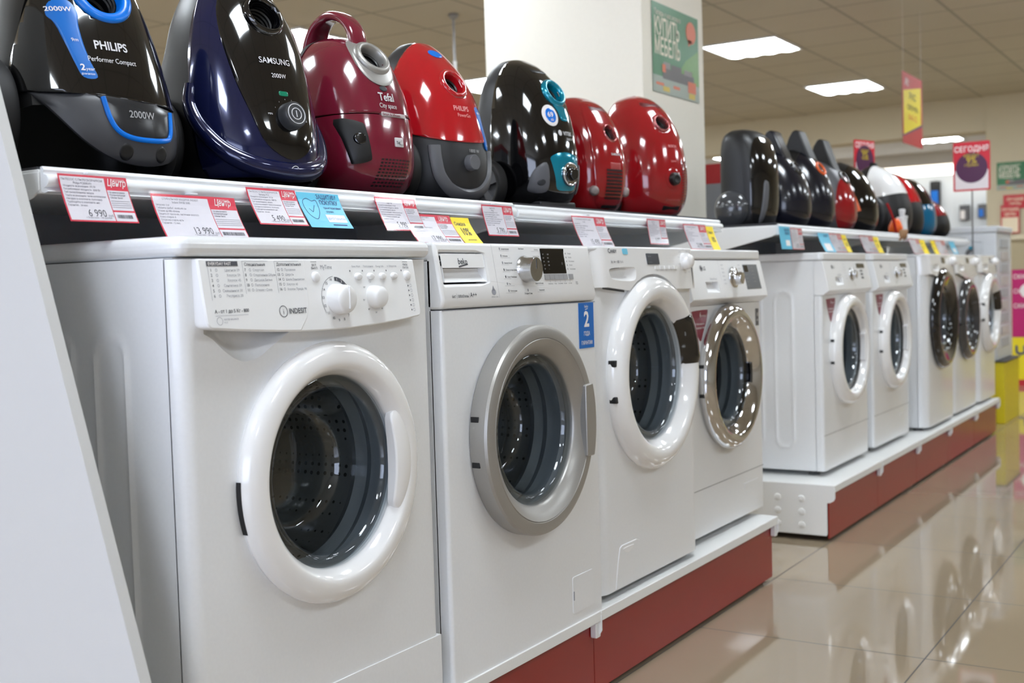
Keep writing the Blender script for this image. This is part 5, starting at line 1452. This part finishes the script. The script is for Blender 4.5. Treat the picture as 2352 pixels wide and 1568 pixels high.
far_tag(1.645, 1.80, 'price tag above the first machine of the far unit'); far_tag(2.07, 2.27, 'price tag above the second machine of the far unit'); far_tag(2.91, 3.12, 'price tag above the black-door machine of the far unit'); far_tag(3.46, 3.68, 'price tag above the dark grey door machine of the far unit')
for y0, y1, l in ((1.805, 1.87, 'yellow card above the first machine of the far unit'), (2.275, 2.36, 'yellow card above the second machine of the far unit'), (3.125, 3.23, 'yellow card beside the tag above the black-door machine'), (3.36, 3.455, 'yellow card left of the tag above the dark grey door')):
    plain_card(y0, y1, 1.122, -.103, 1.050, YEL, 'discount_card', 'card', l, [('Скидка', .03, .30, .0125, 'CENTER', .008, .9, INK), ('10%', .034, .66, .024, 'CENTER', .01, .72, INK)], xt=-.132, group=YC)
plain_card(3.80, 3.93, 1.124, -.105, 1.055, CYAN, 'protection_card', 'card', 'small cyan card near the right end of the far rail', [('R', .03, .1, .55, .9, PINK)], xt=-.132)

# ------------------------------------------------------------------ vacuums on the far shelf
FG = 'vacuum cleaners on the farther shelf'
def far_vac(yc, H, label, body, cover, cut=-.02, hw=.125, fin=None, wheelr=0, wheelm=None, hub=None, band=None, zcut=None, low=None, inlet=None, depth=1.0, rz=-8, nf=2.4, deco=(), boxy=False, wx=-.02):
    r = vac('vacuum_cleaner', yc, label, FG, x=-.345, rz=rz)
    d = depth
    prof = [(0, -.09*d, .09*d, hw*.75), (.02, -.11*d, .12*d, hw*.9), (H*.2, -.12*d, .138*d, hw), (H*.4, -.12*d, .135*d, hw), (H*.6, -.115*d, .115*d, hw*.93), (H*.78, -.105*d, .08*d, hw*.78), (H*.91, -.09*d, .035*d, hw*.52), (H*.975, -.065*d, -.01, hw*.25), (H, -.045*d, -.03, .003)]
    if boxy: prof = [(0, -.10*d, .07*d, hw*.8), (.02, -.125*d, .11*d, hw*.95), (H*.25, -.135*d, .135*d, hw), (H*.6, -.135*d, .130*d, hw), (H*.82, -.130*d, .105*d, hw*.96), (H*.93, -.115*d, .070*d, hw*.85), (H*.985, -.085*d, .03*d, hw*.6), (H, -.05*d, -.01*d, hw*.3), (H*1.001, -.03*d, -.02*d, .003)]
    S = Shell(prof, nf=nf, nb=2.9, steps=8)
    S.build('body', body, r, planes=[(Vector((cut, 0, 0)), Vector((1, 0, 0)))] if cover else [], nth=48)
    if cover:
        pl = [(Vector((cut, 0, 0)), Vector((-1, 0, 0)))]
        if zcut: pl.append((Vector((0, 0, zcut)), Vector((.2, 0, -1))))
        S.build('cover', cover, r, off=.002, planes=pl, nth=48)
        if zcut: S.build('lower_cover', low or body, r, off=.001, planes=[pl[0], (Vector((0, 0, zcut)), Vector((-.2, 0, 1)))], nth=48)
    if fin:
        mb = MB(); mb.prism([(-.075, H*.45), (-.078, H*.80), (-.035, fin[0]*.93), (-.018, fin[0]*.99), (-.002, fin[0]), (.014, fin[0]*.975), (.050, H*.92), (.085, H*.70), (.02, H*.45)], -.034, .034, 'y')
        mb.build('carrying_handle', fin[1], r, bevel=.014, seg=4)
    if wheelr:
        wheel(r, wx, -hw*d-.01, wheelr, wheelr, .03, -1, hubm=hub or DGREY, tyre=wheelm or RUBBD, hub_r=.75)
    if inlet: S.inlet(r, 0, H*.72, .022, inlet, rw=.012, h=.006)
    for fn in deco: fn(S, r)
    return r, S
BV = 'vacuum_cleaner'
def d1(S, r):
    mb = MB(); mb.lathe(catmull([(0, -.150), (.030, -.147), (.058, -.135), (.070, -.118), (.070, -.10)], 4), (-.020, 0, .071), axis='y', seg=40); mb.build('smoky_wheel', CLEARG, r)
    S.patch('side_handle', catmull([(-.06, .16), (-.045, .17), (-.035, .15), (-.05, .03), (-.07, .03)], 3, True), MGREY, r, off=.006)
far_vac(1.36, .375, 'black boxy vacuum cleaner with smoky round wheel cover, leftmost on the far shelf', BLACK, BLKG, cut=.055, hw=.112, depth=.70, deco=(d1,), nf=2.8, boxy=True)
far_vac(1.64, .335, 'dark navy vacuum cleaner with upright fin handle and orange wheel edge, second on far shelf', NAVYD, NAVYD, cut=.02, hw=.115, fin=(.40, NAVYD), wheelr=.066, inlet=BLKG)
far_vac(1.95, .36, 'black and blue vacuum cleaner with tall handle and orange inlet ring, on the far shelf', BLACK, NAVYD, cut=.02, hw=.115, fin=(.43, BLACK), wheelr=.066, wheelm=ORANGE, hub=ORANGE, wx=.03, inlet=ORANGE)
far_vac(2.28, .335, 'dark red vacuum cleaner with grey side and pointed black fin, on the far shelf', MGREY, REDD, cut=.095, hw=.115, fin=(.42, BLACK), wheelr=.066, hub=MGREY, inlet=BLKG)
def d5(S, r):
    mb = MB(); pts = [S.at(S.row(z), math.radians(-72+1.2*k), .008) for k, z in enumerate([.28-.01*i for i in range(19)])]; mb.tube(pts, .014, seg=10); mb.build('orange_handle', ORANGE, r)
far_vac(2.63, .345, 'black vacuum cleaner with bright orange side handle and silver wheel, on the far shelf', BLACK, BLKG, cut=.02, hw=.115, wheelr=.066, hub=BRSH, deco=(d5,))
def d6(S, r):
    mb = MB(); mb.lathe(catmull([(.02, -.148), (.095, -.140), (.115, -.125), (.118, -.10)], 4), (-.03, 0, .10), axis='y', seg=40); mb.build('wheel_arch', BLACK, r)
    mb = MB(); mb.prism(rr(-.05, -.02, .355, .385, .008), -.015, .015, 'y'); mb.build('top_button', BLACK, r)
far_vac(3.22, .370, 'white and black vacuum cleaner with large black wheel arch, on the far shelf', BLACK, WSHI, cut=-.03, hw=.13, depth=1.1, zcut=.19, low=BLACK, deco=(d6,))
far_vac(3.53, .355, 'red vacuum cleaner with black lower half right behind the white one', BLACK, REDV, cut=-.02, hw=.12, zcut=.16, low=BLACK)
far_vac(3.83, .345, 'glossy black and teal blue vacuum cleaner behind the red one on the far shelf', BLACK, BLKG, cut=-.02, hw=.12, zcut=.16, low=mat('deep_teal', (4, 92, 130), .15, coat=.5))
far_vac(4.17, .250, 'low vacuum cleaner with translucent red bin and black base, last on far shelf', DGREY, mat('dusky_red_bin', (150, 24, 34), .15, coat=.6), cut=-.06, hw=.13, zcut=.11, low=BLACK)

# packing scrap and hose end between the far vacuums
mb = MB(); G = [[mb.bm.verts.new((.0+.028*math.sin(u*3), .07*u-.02*v, -.006-.055*v*(1-.35*math.sin(3*u)))) for v in (0, .5, 1)] for u in [i/8 for i in range(9)]]
for i in range(8):
    for j in range(2): mb.face([G[i][j], G[i+1][j], G[i+1][j+1], G[i][j+1]])
o = mb.build('cardboard_scrap', BROWN, None, solid=.003, rec=False); o.location = (-.146, 2.80, 1.172)
tag(o, 'torn brown cardboard scrap hanging over the edge of the far rail', 'cardboard scrap')
root = empty('crevice_tool', (-.20, 2.94, 1.149), 'bright orange plastic nozzle with red strap standing on the far shelf edge', 'vacuum nozzle')
mb = MB(); mb.lathe(catmull([(.0, 0), (.028, .004), (.034, .03), (.026, .055), (.014, .075), (0, .078)], 4), (0, 0, 0), axis='z', seg=24); mb.build('nozzle', ORANGE, root)
mb = MB(); mb.tube(catmull([(.01, -.03, .01), (.0, -.05, .08), (-.02, -.08, .15)], 6), .006, seg=8); mb.build('strap', REDV, root)
root = empty('hose_clip_set', (-.20, 3.02, 1.149), 'three short white plastic attachments standing in front of the white and black vacuum', 'vacuum attachments')
for k, (dy, hh) in enumerate(((0, .085), (.05, .125), (.10, .095))):
    mb = MB(); mb.lathe(catmull([(.0, 0), (.014, .002), (.012, hh*.7), (.016, hh), (0, hh+.002)], 3), (0, dy, 0), axis='z', seg=16); mb.build('attachment', WPLA, root)

# boxes on the rear shelves
root = empty('cardboard_box', (-.93, 2.28, 1.146), 'grey box with a wide red top band, between pillar and far black vacuum', 'box', 'boxes on the rear shelves')
mb = MB(); mb.box((-.17, -.2, 0), (.17, .2, .245)); mb.build('carton', mat('carton_grey', (120, 122, 128), .7), root, bevel=.002)
mb = MB(); mb.box((-.171, -.201, .245), (.171, .201, .335)); mb.build('red_lid', mat('carton_red', (150, 20, 26), .6), root, bevel=.002)
root = empty('cardboard_box', (-.86, -1.05, 1.146), 'small red box glimpsed between the two leftmost vacuum cleaners', 'box', 'boxes on the rear shelves')
mb = MB(); mb.box((-.10, -.14, 0), (.10, .14, .275)); mb.build('carton', MATS['carton_grey'], root, bevel=.002)
mb = MB(); mb.box((-.101, -.141, .275), (.101, .141, .31)); mb.build('red_lid', MATS['carton_red'], root, bevel=.002)

# ------------------------------------------------------------------ poster on the pillar
def yfn(x, y0, z0, lift=.001): return lambda u, v: (x+lift, y0+u, z0+v)
root = empty('poster', (-.748, 1.366, 1.720), 'green furniture poster stuck on the right face of the pillar', 'poster', 'green furniture posters')
W_, H_ = .463, .360
def poster(root, W_, H_, fn, s=1.0):
    def rect(mb, a, b, c, d, l, mi=0): mb.poly([fn(a, c, l), fn(b, c, l), fn(b, d, l), fn(a, d, l)], mi)
    mb = MB()
    mb.poly([fn(0, 0, 0), fn(W_, 0, 0), fn(W_, H_, 0), fn(0, H_, 0)], 0); mb.poly([fn(0, 0, -.0015), fn(W_, 0, -.0015), fn(W_, H_, -.0015), fn(0, H_, -.0015)], 0)
    rect(mb, 0, W_, 0, H_*.19, .0004, 1)
    mb.poly([fn(W_*.45, H_*.19, .0004), fn(W_, H_*.19, .0004), fn(W_, H_*.62, .0004), fn(W_*.70, H_*.45, .0004)], 2)
    mb.build('sheet', [mat('poster_green', (42, 112, 66), .35, vary=.1, scale=8), mat('poster_grey', (150, 160, 148), .4), mat('poster_leaf_green', (92, 142, 62), .35)], root, smooth=False, rec=False, merge=False)
    mb = MB(); T = lambda t, u, v, sz, sx=.62, bd=.02: mb.text(t, lambda a, b: fn(u+a, v+b, .0012), sz, 0, 'LEFT', bd, sx)
    T('Теперь у нас можно', W_*.05, H_*.865, .030*s, .85, .006); T('КУПИТЬ', W_*.04, H_*.645, .098*s); T('МЕБЕЛЬ', W_*.04, H_*.43, .098*s); mb.build('poster_lettering', mat('poster_cream', (226, 220, 200), .5, vary=0), root, smooth=False, rec=False, merge=False)
    mb = MB(); mb.poly([fn(W_*.83+W_*.11*math.cos(a), H_*.80+H_*.13*math.sin(a), .0012) for a in [2*PI*i/28 for i in range(28)]]); mb.poly([fn(W_*.77, H_*.72, .0012), fn(W_*.86, H_*.70, .0012), fn(W_*.77, H_*.63, .0012)])
    mb.build('orange_bubble', mat('poster_orange', (202, 96, 52), .4, vary=0), root, smooth=False, rec=False, merge=False)
    mb = MB()
    rect(mb, W_*.20, W_*.88, H_*.17, H_*.29, .0010, 0); rect(mb, W_*.22, W_*.36, H_*.29, H_*.36, .0012, 1); rect(mb, W_*.19, W_*.26, H_*.24, H_*.33, .0014, 2); rect(mb, W_*.38, W_*.60, H_*.29, H_*.35, .0012, 0); rect(mb, W_*.66, W_*.84, H_*.28, H_*.34, .0012, 1); rect(mb, W_*.74, W_*.92, H_*.09, H_*.22, .0014, 2)
    rect(mb, W_*.06, W_*.22, H_*.085, H_*.115, .0010, 2); rect(mb, W_*.20, W_*.34, H_*.03, H_*.085, .0010, 3); rect(mb, W_*.42, W_*.56, H_*.085, H_*.12, .0010, 2); rect(mb, W_*.76, W_*.90, H_*.02, H_*.085, .0010, 3)
    mb.build('sofa_picture', [mat('sofa_grey', (100, 96, 96), .5), mat('sofa_light', (140, 136, 132), .5), MATS['poster_orange'], mat('poster_ochre', (200, 176, 80), .5)], root, smooth=False, rec=False, merge=False)
poster(root, W_, H_, lambda u, v, l: (l+.001, u, v))
# second poster on the far wall
root = empty('poster', (-.90, 9.675, 1.752), 'green furniture poster on the far wall, right edge of the photo', 'poster', 'green furniture posters')
poster(root, .44, .275, lambda u, v, l: (u, -l-.001, v), .8)
# red notices on the far wall
for x0, x1, z0, z1, l in ((-.84, -.62, 1.56, 1.70, 'upper red notice on the far wall below the green poster'), (-.865, -.69, 1.315, 1.60, 'lower red and cream notice on the far wall below the green poster')):
    root = empty('notice', (x0, 9.668 if z1 > 1.65 else 9.66, z0), l, 'notice', 'red notices on the far wall')
    mb = MB(); mb.box((0, 0, 0), (x1-x0, .004, z1-z0)); mb.build('sheet', mat('notice_red', (190, 30, 44), .4), root, smooth=False)
    mb = MB(); f = lambda u0, v0: (lambda u, v: (u0+u, -.001, v0+v))
    if z1 < 1.65: mb.box((.012, -.0006, .012), (x1-x0-.012, 0, .16)); 
    mb.text('ЛУЧШИЕ', f((x1-x0)/2, z1-z0-.06), .042, 0, 'CENTER', .02, .9); mb.text('ЦЕНЫ', f((x1-x0)/2, z1-z0-.105), .042, 0, 'CENTER', .02, .9)
    mb.build('notice_print', mat('notice_cream', (236, 220, 190), .5, vary=0), root, smooth=False, rec=False, merge=False)

# ------------------------------------------------------------------ sign on a pole over the far machines
def framed_sign(name, loc, W_, H_, label, pole, title, sub, rz=0, dd=True):
    root = empty(name, loc, label, 'sign', 'red framed sale signs', math.radians(rz))
    mb = MB(); mb.prism([(p[0], p[1]) for p in rr(-W_/2, W_/2, 0, H_, .006)], -.003, .003, 'y'); 
    mb.build('sign_board', mat('sign_red', (196, 26, 46), .35), root, smooth=False)
    mb = MB(); mb.box((-W_/2+.010, -.0036, .010), (W_/2-.010, -.003, H_*.42)); mb.box((-W_/2+.010, .003, .010), (W_/2-.010, .0036, H_*.42)); mb.build('white_panel', mat('sign_white', (224, 216, 218), .4), root, smooth=False)
    mb = MB(); mb.text(title, lambda u, v: (u, -.0040, H_*.80+v), W_*.215, 0, 'CENTER', .012, .9); mb.build('sign_title', PINK, root, smooth=False, rec=False, merge=False)
    mb = MB(); mb.lathe([(0, -.0048), (W_*.43, -.0046), (W_*.43, -.0032), (0, -.0030)], (0, 0, H_*.47), axis='y', seg=56); mb.build('purple_disc', mat('sign_purple', (74, 26, 66), .35), root)
    mb = MB(); T = lambda t, x, z, sz, al='CENTER': mb.text(t, lambda u, v: (x+u, -.0054, z+v), sz, 0, al, .014, .9)
    T('КРЕДИТ', 0, H_*.685, W_*.115); T('%s' % sub, 0, H_*.555, W_*.27); T('ГОДОВЫХ', 0, H_*.50, W_*.085); mb.build('sign_offer', mat('sign_gold', (196, 170, 40), .4, vary=0), root, smooth=False, rec=False, merge=False)
    mb = MB(); mb.lathe([(0, -pole), (.004, -pole), (.004, .02), (0, .02)], (0, .006, 0), axis='z', seg=10); mb.lathe([(0, -pole), (.028, -pole), (.028, -pole+.005), (0, -pole+.006)], (0, .006, 0), axis='z', seg=20)
    mb.build('pole', MGREY, root)
    return root
framed_sign('sale_sign', (-.106, 4.31, 1.425), .205, .285, 'red framed sign with purple disc reading 9 percent, on a thin pole', .379, 'СЕГОДНЯ', '9%')
framed_sign('sale_sign', (-.47, 3.38, 1.465), .19, .205, 'red sign seen at a slant rising behind the far vacuum cleaners', .316, 'СЕГОДНЯ', '9%', rz=73)

# hanging banner
root = empty('hanging_banner', (-.6, 4.73, 1.785), 'red and yellow banner hanging from the ceiling over the far shelf', 'banner')
W_, H_ = .53, .455
mb = MB()
mb.poly([(0, 0, 0), (0, W_, 0), (0, W_, H_), (0, 0, H_)], 0); mb.poly([(-.001, 0, 0), (-.001, W_, 0), (-.001, W_, H_), (-.001, 0, H_)], 0)
mb.poly([(.0006, .03, .055), (.0006, W_-.04, .155), (.0006, W_-.04, .40), (.0006, .03, .335)], 1)
mb.poly([(.0004, 0, 0.04), (.0004, W_, .145), (.0004, W_, .165), (.0004, 0, .055)], 2)
mb.build('banner_sheet', [mat('banner_red', (176, 44, 42), .5), mat('banner_yellow', (226, 206, 20), .5), mat('banner_violet', (92, 50, 90), .5)], root, smooth=False, rec=False, merge=False)
mb = MB(); T = lambda t, u0, z, sz: mb.text(t, lambda u, v: (.0012, u0+u, z+v), sz, 0, 'CENTER', .02, 1.5)
T('РАС', W_*.5, .295, .06); T('СРОЧКА', W_*.5, .225, .045); mb.build('banner_lettering', mat('banner_ink', (60, 60, 40), .6, vary=0), root, smooth=False, rec=False, merge=False)
mb = MB(); T('0-0-12', W_*.5, .16, .055); mb.build('banner_offer', mat('banner_orange', (210, 110, 30), .5, vary=0), root, smooth=False, rec=False, merge=False)
mb = MB(); T('А!', W_*.22, .375, .065); mb.build('banner_title', PINK, root, smooth=False, rec=False, merge=False)
mb = MB()
mb.bm.free()
for y in (.03, W_-.03):
    mb = MB(); mb.tube([(0, y, H_), (0, y, 2.7-1.785)], .0008, seg=5); mb.build('string', WPLA, root)

# ------------------------------------------------------------------ turned machine on a yellow stand
root = empty('display_stand', (-.29, 5.06, 0), 'bright yellow stand beyond the far shelving unit', 'stand')
mb = MB(); mb.box((-.30, -.26, .0), (.27, .26, .385)); mb.build('stand_box', mat('stand_yellow', (214, 196, 24), .4), root, bevel=.003)
mb = MB(); mb.box((-.31, -.27, .385), (.28, .27, .392)); mb.build('stand_top', mat('stand_dark_edge', (40, 42, 40), .5), root, smooth=False)
root = empty('washing_machine', (-.36, 5.05, .392), 'white machine turned with its back to the aisle on the yellow stand', 'washing machine')
GW = mat('cool_grey_enamel', (206, 211, 216), .35)
mb = MB(); mb.box((-.29, -.245, .0), (.30, .26, .80)); mb.build('cabinet', GW, root, bevel=.008)
mb = MB(); mb.box((-.30, -.255, .80), (.31, .27, .84)); mb.build('top_panel', GW, root, bevel=.010, seg=3)
mb = MB(); mb.tube(catmull([(-.22, -.246, .70), (-.20, -.246, .745), (-.10, -.246, .755), (.12, -.246, .755), (.20, -.246, .745), (.215, -.246, .70), (.215, -.246, .2), (.19, -.246, .1), (-.2, -.246, .1), (-.22, -.246, .2)], 5, True), .006, seg=8, closed=True); mb.build('back_panel_rib', GW, root)
mb = MB(); mb.tube(catmull([(.15, -.25, .70), (.13, -.262, .66), (.17, -.27, .50), (.22, -.27, .35), (.235, -.262, .2), (.225, -.25, .1)], 8), .012, seg=12); mb.build('drain_hose', MGREY, root)
mb = MB(); mb.lathe([(0, 0), (.012, 0), (.012, .018), (0, .02)], (.15, -.255, .70), axis='z', seg=14); mb.build('hose_cap', TEAL, root)
mb = MB()
for k in range(9):
    z = .08+.078*k
    mb.prism(rr(-.12, .14, z, z+.055, .006), .3005, .304, 'x', k % 2)
mb.build('side_vent', [mat('vent_grey', (176, 180, 184), .5), mat('vent_light', (196, 192, 190), .5)], root, smooth=False)

# promotional counter at the far right
root = empty('promo_counter', (.10, 7.70, 0), 'promotional counter with magenta and yellow panels at the right edge', 'counter')
mb = MB(); mb.box((-.50, -.28, 0), (.8, .30, 1.20)); mb.build('counter_body', mat('counter_beige', (176, 164, 134), .6), root, smooth=False)
mb = MB(); mb.box((-.53, -.31, 1.20), (.83, .33, 1.24)); mb.build('counter_top', mat('counter_cream', (214, 204, 176), .5), root, smooth=False)
mb = MB(); mb.box((-.50, -.286, .40), (.8, -.280, .955)); a = mb.build('magenta_panel', mat('panel_magenta', (186, 12, 104), .4), root, smooth=False)
mb = MB(); mb.box((-.50, -.286, .05), (.8, -.280, .398)); b = mb.build('yellow_panel', mat('panel_yellow', (232, 214, 14), .4), root, smooth=False)
mb = MB(); mb.box((-.50, -.285, .0), (.8, -.279, .05)); mb.build('base_strip', MATS['notice_red'], root, smooth=False)
mb = MB(); mb.text('ЧЕСТНАЯ ЦЕНА', lambda u, v: (-.485+u, -.2875, .215+v), .155, 0, 'LEFT', .02, .9); mb.build('panel_lettering', NAVYI, b, smooth=False, rec=False, merge=False)
mb = MB()
for k in range(3): mb.text('СКИДКИ', lambda u, v: (-.49+u, -.2875, .88-.12*k+v), .05, 0, 'LEFT', .01, .9)
mb.lathe([(0, -.2866), (.06, -.2866), (.06, -.286), (0, -.286)], (-.38, 0, .78), axis='y', seg=24)
mb.build('panel_lettering', PINK, a, smooth=False, rec=False, merge=False)

# packaged goods hanging on the far white wall
PG = 'packaged accessories hanging on the far wall'
for k, (x, z, w_, h_, m, l) in enumerate(((-2.32, 1.80, .13, .36, BLACK, 'tall black pack with a blue front hanging on the far white wall'), (-2.62, 1.85, .11, .30, TEAL, 'teal pack hanging on the far wall left of the black one'), (-1.95, 1.62, .13, .20, MGREY, 'grey pack hanging lower on the far wall, right of the black pack'),
        (-1.72, 1.64, .13, .18, MGREY, 'grey and blue pack on the far wall below the framed sign'), (-1.45, 1.66, .12, .20, MATS['poster_grey'], 'pale pack hanging on the far wall at its right end'), (-1.62, 1.30, .22, .12, MGREY, 'small dark accessory on the lowest row of the far wall'))):
    root = empty('packaged_accessory', (x, 13.44, z), l, 'packaged accessory', PG)
    mb = MB(); mb.box((-w_/2, -.05, 0), (w_/2, 0, h_)); mb.build('pack', m, root, bevel=.004)
    mb = MB(); mb.box((-w_/2*.8, -.052, h_*.08), (w_/2*(.1 if k else .6), -.05, h_*.65)); mb.build('pack_front', BLUEP if k in (0, 3) else PINK, root, smooth=False)
    mb = MB(); mb.tube([(0, 0, h_), (0, -.04, h_), (0, -.05, h_+.02)], .003, seg=6); mb.build('hook', BRSH, root)
